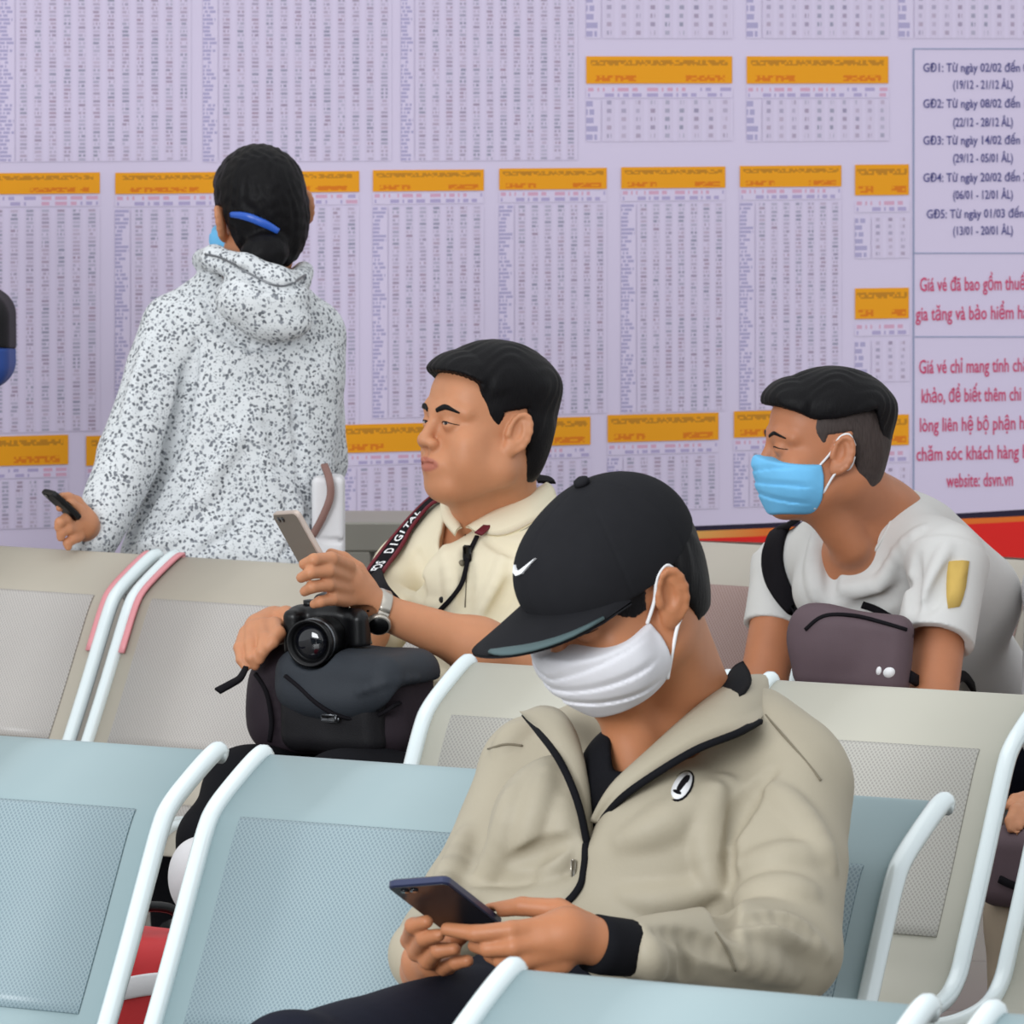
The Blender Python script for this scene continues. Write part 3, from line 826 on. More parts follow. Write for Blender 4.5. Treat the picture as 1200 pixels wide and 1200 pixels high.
bc_ = Wp(600, 640); BOARD = thing('timetable_board', (bc_[0], bc_[1], 0), 'long lavender printed timetable board with orange headings filling the back wall', 'notice board')
def quad(name, x0, y0, x1, y1, off, mat, uv=None, along=False, parent=BOARD, sl=(0, 0)):
    """a print patch on the board; corners in sight-line pixels; sl: extra y at the right end (top, bottom)"""
    V = [Wp(x0, y1, off), Wp(x1, y1 + sl[1], off), Wp(x1, y0 + sl[0], off), Wp(x0, y0, off)]
    o = mesh_obj(name, V, [(0, 1, 2, 3)], mat, parent, False, uv)
    if along:
        at = o.data.attributes.new('along', 'FLOAT', 'POINT'); at.data.foreach_set('value', [0., 1., 1., 0.])
    return o
def slope(y): return -(y - 60) * 5.6e-5            # how far lines on the wall rise per pixel to the right
def board():
    # sheet, built with real thickness
    pts = [(-260, -140), (1420, -140), (1420, 584), (1200, 597), (1100, 603), (1000, 609), (900, 614), (800, 618), (600, 628), (300, 646), (-260, 676)]
    Q = [Wp(x, y, .0) for x, y in pts][::-1]
    Q2 = [q + WN * .012 for q in Q]; n = len(Q)
    V = Q + Q2; Fc = [tuple(range(n))[::-1], tuple(range(n, 2 * n))] + [(i, (i + 1) % n, n + (i + 1) % n, n + i) for i in range(n)]
    mesh_obj('sheet', V, Fc, M['board'], BOARD, False)
    E1 = .0135
    def cells(name, x0, y0, x1, y1, nc, nr, mat=None):
        w = x1 - x0; s = slope((y0 + y1) / 2) * w
        st, sb = slope(y0) * w, slope(y1) * w
        quad(name, x0, y0, x1, y1, E1, mat or M['figures'], [(0, 0), (nc, 0), (nc, nr), (0, nr)], sl=(st, sb))
    def header(x0, y0, x1, y1):
        w = x1 - x0; e = y0 + slope(y0) * w; e2 = y1 + slope(y1) * w
        quad('heading_strip', x0, y0, x1, y1, E1 + .001, M['orange'], [(0, 0), (w / 8, 0), (w / 8, 1), (0, 1)], True, sl=(e - y0, e2 - y1))
    def table(x0, x1, y0, y1, ncol, first=17, sub=None, pitch=4.6, open_=False):
        """name column plus ncol figure columns"""
        nr = max(1, round((y1 - y0) / pitch))
        cells('name_column', x0, y0, x0 + first, y1, 1, nr, M['names'])
        s = slope(y0) * first
        cells('figure_columns', x0 + first + 2, y0 + s, x1, y1 + slope(y1) * first, ncol, nr, M['figures_open'] if open_ else None)
        if sub: cells('column_headings', x0, sub[0], x1, sub[1], ncol + 1, 2, M['subhead'])
    # upper tables
    table(-205, 0 - 4, -140, 190, 11); table(0, 224, -140, 190, 12, 17); table(238, 459, -140, 190, 12, 17); table(470, 677, -140, 189, 12, 15)
    for x0, x1, nc in ((687, 859, 9), (875, 1042, 10), (1053, 1225, 10)):
        table(x0, x1, -5, 45, nc, 17, None, 10, True)
        if x0 < 1000:
            header(x0, 66, x1 - 1, 98); table(x0, x1, 117, 166, nc, 17, (102, 115), 10, True)
    # middle row: a row of tables under orange strips
    for x0, x1, y, nc in ((-140, 117, 204, 13), (135, 421, 202.5, 15), (437, 567, 199.5, 7), (585, 711, 197.5, 7), (728, 850, 196, 7), (867, 986, 194.5, 7)):
        header(x0, y, x1, y + 25); table(x0, x1, y + 43, 516 - x0 * .022 - 16 + (8 if x0 < 300 else 0), nc, 17, (y + 27, y + 40))
    for y, rows in ((193, 6), (338, 6), (487, 6)):
        header(1002, y, 1065, y + 36); table(1002, 1066, y + 62, y + 62 + rows * 8, 3, 18, (y + 42, y + 56), 8, True)
    # lower row
    for x0, x1, y, nc, h in ((-120, 80, 514.5, 11, 35), (101, 300, 511, 11, 35), (400, 545, 498, 8, 33), (560, 692, 491.5, 8, 33), (712, 842, 486.5, 7, 32), (860, 986, 482, 7, 31)):
        header(x0, y, x1, y + h); table(x0, x1, y + h + 18, 630 - max(0, x0) * .034 - 6, nc, 17, (y + h + 3, y + h + 15))
    # notice column with frame lines
    for (x0, y0, x1, y1) in ((1070, 56.5, 1420, 58), (1070, 296, 1420, 297.5), (1072, 394, 1420, 395.5), (1069.5, 57, 1071.5, 575)):
        quad('frame_line', x0, y0, x1, y1, E1, M['line_ink'])
    def text(body, xc, yc, w, h, mat, name='notice_line'):
        cu = bpy.data.curves.new(name, 'FONT'); cu.body = body; cu.align_x = 'CENTER'; cu.resolution_u = 2
        cu.offset = .012
        ob = bpy.data.objects.new(name, cu); COL.objects.link(ob)
        dg = bpy.context.evaluated_depsgraph_get(); me = bpy.data.meshes.new_from_object(ob.evaluated_get(dg))
        bpy.data.objects.remove(ob); bpy.data.curves.remove(cu)
        V = np.zeros(len(me.vertices) * 3); me.vertices.foreach_get('co', V); V = V.reshape(-1, 3)
        fc = [tuple(p.vertices) for p in me.polygons]; bpy.data.meshes.remove(me)
        lo, hi = V[:, 0].min(), V[:, 0].max()
        X = xc + (V[:, 0] - (lo + hi) / 2) / (hi - lo) * w; Y = yc - (V[:, 1] - .35) * h
        Y = Y + slope(yc) * (X - xc)
        mesh_obj(name, [Wp(x, y, E1 + .0004) for x, y in zip(X, Y)], fc, mat, BOARD, False)
    navy = ['GĐ1: Từ ngày 02/02 đến 08/02', '(19/12 - 21/12 ÂL)', 'GĐ2: Từ ngày 08/02 đến 10/02', '(22/12 - 28/12 ÂL)', 'GĐ3: Từ ngày 14/02 đến 19/02', '(29/12 - 05/01 ÂL)',
            'GĐ4: Từ ngày 20/02 đến 28/02', '(06/01 - 12/01 ÂL)', 'GĐ5: Từ ngày 01/03 đến 08/03', '(13/01 - 20/01 ÂL)']
    ys = (79, 99, 121, 143, 164, 185, 207.5, 228, 250, 270)
    for i, (b, y) in enumerate(zip(navy, ys)):
        text(b, 1152 if i % 2 else 1153 + (4 if i == 8 else 0), y, 70 if i % 2 else 142, 14.5, M['navy_ink'])
    for b, y, x, w in (('Giá vé đã bao gồm thuế giá trị', 332, 1156, 156), ('gia tăng và bảo hiểm hành khách', 366, 1163, 180), ('Giá vé chỉ mang tính chất tham', 428, 1158, 162), ('khảo, để biết thêm chi tiết vui', 462, 1158, 156),
                       ('lòng liên hệ bộ phận hỗ trợ', 496, 1154, 152), ('chăm sóc khách hàng hoặc', 530, 1150, 152), ('website: dsvn.vn', 562, 1148, 78)):
        text(b, x, y, w, 23, M['red_ink'])
    # swoosh along the lower edge: black, yellow to orange, red
    def swoosh(name, top, bot, mat, off):
        n = 24; V, Fc, uv = [], [], []
        x0, x1 = max(top[0][0], bot[0][0]), min(top[-1][0], bot[-1][0])
        for i in range(n + 1):
            x = x0 + (x1 - x0) * i / n
            yt = np.interp(x, *zip(*top)); yb = np.interp(x, *zip(*bot))
            for o_ in (0, off):
                V += [Wp(x, yt, o_), Wp(x, yb, o_)]; uv += [(min(1, max(0, (x - 790) / 110)), 0)] * 2
        for i in range(n):
            a, b = i * 4, i * 4 + 4
            Fc += [(a + 2, a + 3, b + 3, b + 2), (a, b, b + 1, a + 1), (a, a + 2, b + 2, b), (a + 1, b + 1, b + 3, a + 3)]
        Fc += [(0, 1, 3, 2), (n * 4, n * 4 + 2, n * 4 + 3, n * 4 + 1)]
        mesh_obj(name, V, Fc, mat, BOARD, False, uv)
    topl = [(300, 645), (600, 629), (800, 617), (900, 613), (1000, 608), (1100, 603), (1200, 597), (1400, 584)]
    mid = [(300, 650), (600, 634), (800, 623), (900, 619), (1000, 614), (1100, 609), (1200, 605), (1400, 592)]
    yel = [(300, 658), (600, 642), (800, 632), (900, 628), (1000, 621), (1100, 616), (1200, 611), (1400, 598)]
    red = [(300, 659), (600, 643), (800, 633), (900, 636), (1000, 642), (1100, 648), (1200, 654), (1400, 668)]
    swoosh('black_stripe', topl, mid, M['band_black'], .0125)
    swoosh('yellow_stripe', mid, yel, M['band_yellow'], .0125)
    swoosh('red_stripe', yel, red, M['band_red'], .0125)
board()

# ------------------------------------------------------------------ perforated steel benches
TOP = .83
PROFILE = catmull([(.012, TOP - .012), (.0, TOP), (.018, TOP - .003), (.07, TOP - .03), (.115, TOP - .058), (.138, TOP - .085), (.172, TOP - .15), (.21, TOP - .225), (.258, TOP - .315), (.288, .465), (.335, .438), (.43, .428), (.55, .436), (.65, .444), (.70, .436), (.728, .405)], 5)
SEATS = {}
def local_obj(name, V, Fc, mat, parent, smooth=True, uv=None):
    o = mesh_obj(name, V, Fc, mat, None, smooth, uv); o.parent = parent; return o
def prof_slice(z0=None, s0=0, s1=1):
    n = len(PROFILE); return PROFILE[int(s0 * (n - 1)):int(s1 * (n - 1)) + 1]
def sheet_vf(prof, x0, x1, th, lift=0.0):
    prof = np.asarray(prof); n = len(prof); V, Fc, uv = [], [], []
    T = np.gradient(prof, axis=0); T /= np.linalg.norm(T, axis=1)[:, None]
    Nn = np.stack([-T[:, 1], T[:, 0]], 1)           # upper / front side (u, z)
    Nn *= np.sign(Nn[:, 1:2] + 1e-9)
    s = np.concatenate([[0], np.cumsum(np.linalg.norm(np.diff(prof, axis=0), axis=1))])
    for i in range(n):
        for h in (lift, lift - th):
            u, z = prof[i] + Nn[i] * h
            V += [(x0, -u, z), (x1, -u, z)]; uv += [(x0, s[i]), (x1, s[i])]
    for i in range(n - 1):
        a, b = i * 4, i * 4 + 4
        Fc += [(a, b, b + 1, a + 1), (a + 2, a + 3, b + 3, b + 2), (a, a + 2, b + 2, b), (a + 1, b + 1, b + 3, a + 3)]
    Fc += [(0, 1, 3, 2), (n * 4 - 4, n * 4 - 2, n * 4 - 1, n * 4 - 3)]
    return V, Fc, uv
def bench(pA, pB, first, n, width, gap, mats, label, strips=()):
    """n seats on one beam; pA -> pB is the line of the backrest tops, first = offset of the left end along it"""
    d = nrm([pB[0] - pA[0], pB[1] - pA[1], 0]); pitch = width + gap
    o0 = pA + d * first
    B = thing('waiting_bench', (o0[0], o0[1], 0), label, 'bench', 'rows of perforated steel seats')
    B.rotation_euler = (0, 0, math.atan2(d[1], d[0]))
    SEATS[label.split()[0] + label.split()[1] + ('B' if 'black cap' in label and 'blue' in label else '')] = (np.array([o0[0], o0[1], 0]), d)
    shell_mat, perf_mat = mats
    vs, fs, uvs = sheet_vf(PROFILE[3:], .008, width - .008, .004)
    bp = PROFILE[(PROFILE[:, 1] < TOP - .064) & (PROFILE[:, 1] > .512) & (PROFILE[:, 0] < .28)]
    sp = PROFILE[(PROFILE[:, 0] > .36) & (PROFILE[:, 0] < .66)]
    b1 = sheet_vf(bp, .046, width - .046, .003, .0042); b2 = sheet_vf(sp, .046, width - .046, .003, .0042)
    tv = [tube_vf([(x, -u, z) for u, z in PROFILE[2:]], .0128, 10) for x in (.0, width)]
    lipv = tube_vf([(x, -PROFILE[6][0], PROFILE[6][1]) for x in np.linspace(0, width, 4)], .004, 8)
    for i in range(n):
        if i == 0:
            s = local_obj('seat_shell', vs, fs, shell_mat, B, True, uvs)
            kids = [local_obj('perforated_panel', b1[0], b1[1], perf_mat, s, True, b1[2]), local_obj('perforated_panel', b2[0], b2[1], perf_mat, s, True, b2[2]),
                    local_obj('side_tube', *tv[0], M['tube'], s), local_obj('side_tube', *tv[1], M['tube'], s)]
            s0, k0 = s, kids
        else:
            s = s0.copy(); COL.objects.link(s); s.parent = B; s.location = (i * pitch, 0, 0)
            for k in k0:
                c = k.copy(); COL.objects.link(c); c.parent = s
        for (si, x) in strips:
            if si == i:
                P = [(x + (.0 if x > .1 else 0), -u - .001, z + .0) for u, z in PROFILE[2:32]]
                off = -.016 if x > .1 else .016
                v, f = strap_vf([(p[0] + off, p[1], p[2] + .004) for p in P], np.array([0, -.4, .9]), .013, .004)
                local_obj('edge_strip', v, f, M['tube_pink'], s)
    L = (n - 1) * pitch + width
    local_obj('beam', *box_vf((L / 2, -.40, .385), (L / 2, .03, .025), np.eye(3), .006), M['steel'], B)
    for x in (.3 * pitch, L - .3 * pitch):
        lg = local_obj('leg', *merge(tube_vf([(x, -.40, .37), (x, -.40, .03)], .022, 12), tube_vf([(x, -.14, .035), (x, -.40, .06), (x, -.66, .035)], [.016, .022, .016], 10)), M['tube'], B)
        for y in (-.14, -.66): local_obj('foot', *tube_vf([(x, y, .0), (x, y, .03)], .022, 12), M['black_plastic'], lg)
    return B
p1, p2 = AZ(310, 884, TOP), AZ(1108, 940, TOP)
len1 = np.linalg.norm(p2 - p1); W1 = (len1 - .07) / 2; PT1 = W1 + .07
r0 = AZ(604, 1136, TOP); dR = nrm(p2 - p1)
bench(r0, r0 + dR, 0, 3, W1, .07, (M['blue_paint'], M['blue_perf']), 'pale blue steel bench nearest the camera, only its top edge showing at the bottom')
B1 = bench(p1, p2, -2 * PT1, 4, W1, .07, (M['blue_paint'], M['blue_perf']), 'pale blue perforated steel bench holding the man in the black cap')
q1, q2 = AZ(550, 776, TOP), AZ(904, 797, TOP); P2 = np.linalg.norm(q2 - q1)
B2 = bench(q1, q2, 0, 4, P2 - .068, .068, (M['grey_paint'], M['grey_perf']), 'warm grey steel bench standing right behind the man in the black cap')
t1, t2 = AZ(0, 640, TOP), AZ(350, 661, TOP); t3 = AZ(218, 651, TOP); d3 = np.linalg.norm(t3 - t1)
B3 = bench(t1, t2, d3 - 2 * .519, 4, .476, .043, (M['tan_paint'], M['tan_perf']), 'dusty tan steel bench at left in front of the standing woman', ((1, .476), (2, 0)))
u1, u2 = AZ(800, 634, TOP), AZ(1200, 657, TOP)
B4 = bench(u1, u2, -.16, 3, .49, .05, (M['pink_paint'], M['pink_perf']), 'rust-pink perforated bench in the last row under the timetable board')
# ------------------------------------------------------------------ cloth and figure helpers
def sheet2_vf(P, Q, th, bulge=0.0, m=5):
    """curved cloth sheet spanning from curve P to curve Q, th thick"""
    P, Q = np.asarray(P, float), np.asarray(Q, float); n = len(P)
    G = np.zeros((n, m + 1, 3))
    for j in range(m + 1): G[:, j] = P + (Q - P) * j / m
    du = np.gradient(G, axis=0); dv = np.gradient(G, axis=1)
    N = np.cross(du, dv); N /= np.linalg.norm(N, axis=2)[..., None] + 1e-12
    flip = 1 if (N.reshape(-1, 3).mean(0) @ np.array([0, -1, .3])) > 0 else -1
    N *= flip
    G = G + N * (bulge * np.sin(np.pi * np.arange(m + 1) / m))[None, :, None]
    V = list((G + N * th / 2).reshape(-1, 3)) + list((G - N * th / 2).reshape(-1, 3))
    K = n * (m + 1); Fc = []
    ix = lambda i, j, s: s * K + i * (m + 1) + j
    for i in range(n - 1):
        for j in range(m):
            Fc.append((ix(i, j, 0), ix(i + 1, j, 0), ix(i + 1, j + 1, 0), ix(i, j + 1, 0)))
            Fc.append((ix(i, j, 1), ix(i, j + 1, 1), ix(i + 1, j + 1, 1), ix(i + 1, j, 1)))
    for i in range(n - 1):
        for j in (0, m): Fc.append((ix(i, j, 0), ix(i, j, 1), ix(i + 1, j, 1), ix(i + 1, j, 0)))
    for j in range(m):
        for i in (0, n - 1): Fc.append((ix(i, j, 0), ix(i, j + 1, 0), ix(i, j + 1, 1), ix(i, j, 1)))
    if flip < 0: Fc = [q[::-1] for q in Fc]
    return V, Fc
def sheet(name, P, Q, th, mat, parent, bulge=0.0, n=6, m=5):
    return mesh_obj(name, *sheet2_vf(catmull(P, n), catmull(Q, n), th, bulge, m), mat, parent)
def surf_strap(name, S, pts, w, th, mat, parent, lift=.001, d0=5.0, d1=14.0, n=6):
    P, N = S.line(pts, d0, d1, n, lift); return mesh_obj(name, *strap_vf(P, N, w, th), mat, parent)
def surf_tube(name, S, pts, r, mat, parent, lift=.0, d0=5.0, d1=14.0, n=6, flat=1.0):
    P, N = S.line(pts, d0, d1, n, lift); return mesh_obj(name, *tube_vf(P, r, 8, N, flat), mat, parent)
def print_on(name, S, poly, mat, parent, th=.0012, d0=5.0, d1=14.0):
    """a flat badge or print laid on the surface: polygon of sight-line points, first point is its middle"""
    P = S.hits(poly, d0, d1); N = S.grads(P, .006)
    n = len(poly) - 1
    V = [p + q * th for p, q in zip(P, N)] + [p - q * .002 for p, q in zip(P[1:], N[1:])]
    Fc = []
    for i in range(n):
        a, b = 1 + i, 1 + (i + 1) % n
        Fc += [(0, a, b), (a, n + a, n + b, b)]
    return mesh_obj(name, V, Fc, mat, parent)
def oval(cx, cy, rx, ry, ang=0, n=18):
    a = math.radians(ang); out = [(cx, cy)]
    for i in range(n):
        t = -2 * math.pi * i / n; x, y = rx * math.cos(t), ry * math.sin(t)
        out.append((cx + x * math.cos(a) - y * math.sin(a), cy + x * math.sin(a) + y * math.cos(a)))
    return out
def poly_yz(Q):
    """signed distance to a side-view outline (y, z) of a head"""
    Q = np.asarray(Q, float); n = len(Q)
    def f(p):
        u = p[:, 1:3]; d = np.full(len(p), 1e9); ins = np.zeros(len(p), bool)
        for i in range(n):
            a, b = Q[i], Q[(i + 1) % n]; e = b - a; w = u - a
            t = np.clip(w @ e / (e @ e), 0, 1); d = np.minimum(d, ((w - np.outer(t, e)) ** 2).sum(1))
            c1 = (a[1] > u[:, 1]) != (b[1] > u[:, 1])
            xs = a[0] + (u[:, 1] - a[1]) * e[0] / (e[1] if e[1] else 1e-9)
            ins ^= c1 & (u[:, 0] < xs)
        return np.sqrt(d) * np.where(ins, -1, 1)
    return f
def ell_d(p, c, r):
    q = (p - np.asarray(c)) / np.asarray(r); k0 = np.sqrt((q ** 2).sum(1)); k1 = np.sqrt(((q / np.asarray(r)) ** 2).sum(1)) + 1e-9
    return k0 * (k0 - 1) / k1
def hair_fn(outline, t0, t1, nape=True, tuft=0.0, fr_=0.0, face=None):
    pf = poly_yz(outline)
    HD = None
    if face is not None:
        HD = Sdf(); head_ops(HD, np.eye(4), face); HD.ops = [o for o in HD.ops if abs(o[1][0]) < .065]
    def f(p):
        d = ell_d(p, (0, -.014, .03), (.074, .096, .082))
        d = np.minimum(d, ell_d(p, (0, .046, .045), (.056, .042, .045)) - .002)
        if nape:
            dn = ell_d(p, (0, -.050, -.028), (.060, .048, .068)); hh = np.maximum(.035 - np.abs(d - dn), 0) / .035; d = np.minimum(d, dn) - hh * hh * .035 * .25
        w = np.clip((p[:, 2] - .02) / .07, 0, 1)
        d = d - (t0 + (t1 - t0) * w * w * (3 - 2 * w))
        if fr_: d = d - fr_ * np.clip((p[:, 1] - .03) / .06, 0, 1) * np.clip((p[:, 2] - .05) / .03, 0, 1)
        if HD is not None: d = np.minimum(d, np.where(p[:, 1] > -.01, HD.val(p) - .003, 1))
        st = np.sin(p[:, 0] * 380 + np.sin(p[:, 1] * 70 + p[:, 2] * 40) * 3.0) * (.6 + .4 * np.sin(p[:, 1] * 60 + p[:, 0] * 90))
        d = d + (tuft or .0008) * st
        e = pf(p) + .0016 * np.sin(p[:, 1] * 700 + p[:, 0] * 900) * np.sin(p[:, 2] * 640 + p[:, 0] * 300)
        h = np.maximum(.006 - np.abs(d - e), 0) / .006
        return np.maximum(d, e) + h * h * .006 * .25
    return f
def wrinkle(amp, sc, seed=0):
    return lambda P: amp * vnoise(P, sc, seed)
def mask_fn(full=0.0, flat=0.0):
    """pleated face mask that lies on the cheeks and tents over nose and chin"""
    HD = Sdf(); head_ops(HD, np.eye(4), full, nose=-.5 if flat else .3)
    HD.ops = [o for o in HD.ops if abs(o[1][0]) < .065]          # no ears
    def f(p):
        x, y, z = p[:, 0], p[:, 1], p[:, 2]
        d = np.minimum(HD.val(p) - .0035, 1)
        t = np.stack([x * .55, (y - .060 + flat) * .95, (z + .058) * .82], 1)
        d2 = np.linalg.norm(t, axis=1) - .046
        h = np.maximum(.02 - np.abs(d - d2), 0) / .02; d = np.minimum(d, d2) - h * h * .005
        n1 = np.stack([x * .5, y - .094 + flat, (z + .034) * .6], 1); d2 = np.linalg.norm(n1, axis=1) - .0245
        h = np.maximum(.03 - np.abs(d - d2), 0) / .03; d = np.minimum(d, d2) - h * h * .0075
        fade = np.clip((y - .03) / .03, 0, 1)
        for z0, am in ((-.046, .0022), (-.064, .0026), (-.082, .0026)):
            zz = z - z0 + .25 * np.abs(x) * (-.064 - z0) / .03
            d = d + fade * am * np.where(zz > 0, np.clip(1 - zz / .011, 0, 1), np.clip(1 + zz / .0014, 0, 1))
        top = z + .020 + .10 * np.abs(x) - .2 * np.clip(.03 - np.abs(x), 0, 1) * .6
        bot = -(z + .116 - .12 * np.abs(x))
        side = .014 - y + .22 * np.maximum(0, np.abs(z + .064) - .02)
        lim = np.maximum(np.maximum(top, bot), side)
        h = np.maximum(.004 - np.abs(d - lim), 0) / .004
        return np.maximum(d, lim) + h * h * .001
    return f
NROW = np.array([-.515, -.857, 0])

# ------------------------------------------------------------------ the man in the black cap (front)
def front_man():
    bp = A(715, 1230, 7.0); FM = person((bp[0], bp[1], 0), 'man in a black cap, white mask and khaki jacket bent over a dark phone')
    Mh = head_frame(A(787, 697, 6.90), (-.080, -.014, -.008), 53, 27, 0, 1.035)
    nb = A(812, 862, 7.10)
    # body: head, neck, chest, arms and hands in one surface
    S = Sdf(); head_ops(S, Mh, .002, lid=.25)
    S.cap(tf(Mh, (0, -.03, -.045)), nb, .058, .064, .03)
    S.cap(tf(Mh, (.018, .03, -.075)), A(748, 905, 6.98), .03, .03, .03); S.cap(tf(Mh, (-.03, -.02, -.06)), A(800, 850, 7.02), .032, .03, .03)
    U, Pv = A(786, 930, 7.10), bp
    S.cap(Pv, U, .13, .125, .04, sq=(NROW, .62))
    S.ell(A(757, 900, 7.01), (.046, .046, .055), .04)
    SL, EL, WL = A(925, 925, 6.99), A(922, 1112, 6.80), A(728, 1110, 6.55)
    SR, ER, WR = A(632, 908, 7.19), A(548, 1062, 7.06), A(496, 1138, 6.76)
    S.cap(U, SL, .05, .042, .05); S.cap(U, SR, .05, .042, .05)
    S.chain([SL, EL, A(750, 1112, 6.58), WL], [.040, .026, .020, .022], .02, kk=.006); S.chain([SR, ER, WR], [.042, .030, .022], .02, kk=.008)
    f = lambda *a: [A(*q) for q in a]
    hand_ops(S, [(WL, .022), (A(700, 1104, 6.53), .0235), (A(664, 1096, 6.515), .029), (A(640, 1100, 6.51), .025)], [
        (f((644, 1086, 6.505), (600, 1090, 6.495), (558, 1094, 6.505), (524, 1089, 6.52)), [.0125, .0105, .0095, .0078]),
        (f((642, 1103, 6.50), (603, 1110, 6.49), (572, 1112, 6.505), (556, 1108, 6.53)), [.0125, .0105, .0092, .0078]),
        (f((648, 1118, 6.505), (615, 1126, 6.495), (588, 1126, 6.51), (574, 1120, 6.54)), [.012, .0102, .009, .0076]),
        (f((660, 1130, 6.51), (632, 1138, 6.505), (610, 1139, 6.52), (598, 1134, 6.54)), [.011, .009, .008, .0068]),
        (f((684, 1085, 6.54), (655, 1066, 6.56), (612, 1062, 6.575), (574, 1067, 6.59)), [.0165, .0125, .0105, .0085])])
    hand_ops(S, [(WR, .025), (A(500, 1128, 6.70), .026), (A(512, 1122, 6.66), .026)], [
        (f((500, 1112, 6.65), (480, 1102, 6.60), (484, 1085, 6.555), (500, 1080, 6.535)), [.0115, .01, .009, .0075]),
        (f((504, 1120, 6.64), (488, 1116, 6.59), (497, 1100, 6.55), (514, 1096, 6.53)), [.0115, .01, .009, .0075]),
        (f((512, 1126, 6.63), (502, 1126, 6.58), (514, 1114, 6.55), (532, 1112, 6.54)), [.011, .0098, .0088, .0074]),
        (f((522, 1130, 6.63), (520, 1134, 6.59), (534, 1128, 6.56), (548, 1126, 6.55)), [.0105, .009, .008, .007]),
        (f((520, 1118, 6.68), (530, 1104, 6.66), (545, 1094, 6.64)), [.014, .011, .0085])])
    PH = [A(459, 1035, 6.50), A(531, 1029, 6.472), A(584, 1082, 6.602), A(514, 1087, 6.63)]
    phone_sub(S, PH, .009)
    S.seat_clear(*SEATS['paleblueB'], .022)
    body = S.mesh('body', .0027, M['skin_a'], FM, head_tint(Mh))
    eyes_brows(Mh, FM, (0, -.45), 1.0, S)
    for fx, px, py, d in ((0, 524, 1089, 6.52), (1, 574, 1067, 6.59)):
        pass
    # hair under the cap, ear-high sides and nape
    H = Sdf(); H.frame(Mh)
    H.fn(hair_fn([(.2, .05), (.088, .045), (.078, .026), (.060, .012), (.044, -.006), (.034, -.012), (.016, -.012), (.008, .022), (-.028, .03), (-.038, -.02), (-.046, -.066), (-.2, -.07), (-.2, .2), (.2, .2)], .006, .003, True, 0.0, 0.0, .002), (0, -.01, .03), .15)
    H.mesh('hair', .0025, M['hair'], FM)
    # cap
    D = Sdf(); D.frame(Mh)
    def dome(p):
        d = ell_d(p, (0, -.008, .040), (.084, .111, .090))
        d2 = ell_d(p, (0, .045, .042), (.068, .062, .06)); h = np.maximum(.03 - np.abs(d - d2), 0) / .03; d = np.minimum(d, d2) - h * h * .0075
        a = np.arctan2(p[:, 0], p[:, 1] + .012); d = d + .0011 * np.clip(1 - np.abs(((a / (math.pi / 3) + .5) % 1) - .5) * 30, 0, 1)   # panel seams
        low = .014 + .02 * np.clip(-p[:, 1] / .1, 0, 1) - p[:, 2]
        inn = ell_d(p, (0, -.012, .036), (.081, .103, .088))
        q = np.maximum(d, low); q = np.maximum(q, -inn - .0) if False else q
        return q
    D.fn(dome, (0, -.01, .04), .13)
    cap = D.mesh('cap', .0025, M['cap'], FM, disp=None)
    # brim: curved plate
    V, Fc, n, m = [], [], 24, 8
    G = np.zeros((n + 1, m + 1, 3))
    for i in range(n + 1):
        a = math.radians(-66 + 132 * i / n); ca, sa = math.cos(a), math.sin(a)
        pin = np.array([.083 * sa, -.008 + .108 * ca]); ext = .098 * max(0.0, 1 - (abs(a) / math.radians(66)) ** 2.2) ** .6 + .001
        pout = pin + np.array([.10 * sa, 1.0]) * ext
        for j in range(m + 1):
            t = j / m; q = pin + (pout - pin) * t
            G[i, j] = (q[0], q[1], .033 - 3.6 * q[0] ** 2 * (.4 + .6 * t) - .02 * max(0, q[1] - .09))
    K = (n + 1) * (m + 1)
    V = [tf(Mh, g) for g in G.reshape(-1, 3)] + [tf(Mh, g - np.array([0, 0, .0035])) for g in G.reshape(-1, 3)]
    ix = lambda i, j, s: s * K + i * (m + 1) + j
    for i in range(n):
        for j in range(m): Fc += [(ix(i, j, 0), ix(i, j + 1, 0), ix(i + 1, j + 1, 0), ix(i + 1, j, 0)), (ix(i, j, 1), ix(i + 1, j, 1), ix(i + 1, j + 1, 1), ix(i, j + 1, 1))]
        for j in (0, m): Fc.append((ix(i, j, 0), ix(i + 1, j, 0), ix(i + 1, j, 1), ix(i, j, 1)))
    for i in (0, n):
        for j in range(m): Fc.append((ix(i, j, 0), ix(i, j, 1), ix(i, j + 1, 1), ix(i, j + 1, 0)))
    mesh_obj('brim', V, Fc, M['cap'], cap)
    # grey-green edging on the brim's left edge (seen on picture right)
    Pe = [tf(Mh, G[i, m - 1] * .55 + G[i, m] * .45 + np.array([0, 0, .0012])) for i in range(1, 12)]
    mesh_obj('brim_edging', *strap_vf(Pe, np.asarray(Mh)[:3, 2] * 1.0, [.004, .016, .020, .020, .006], .0024), M['brim_edge'], cap)
    mesh_obj('button', *tube_vf([tf(Mh, (0, -.012, .131)), tf(Mh, (0, -.012, .1365)), tf(Mh, (0, -.012, .139))], [.010, .009, .004], 14), M['cap'], cap)
    # white tick-shaped mark on the front panel
    mark = [(604, 668), (597, 664), (598, 671), (604, 672.5), (622, 654), (606, 666), (602, 668)]
    C2 = [(597.5, 661), (599.5, 667.5), (604, 667.5), (622, 653.5), (606, 671.5), (600, 674), (596.5, 670)]
    C2 = [(x + 7, y + 1) for x, y in C2]; P = D.hits(C2, 6, 8); Nn = D.grads(P, .006)
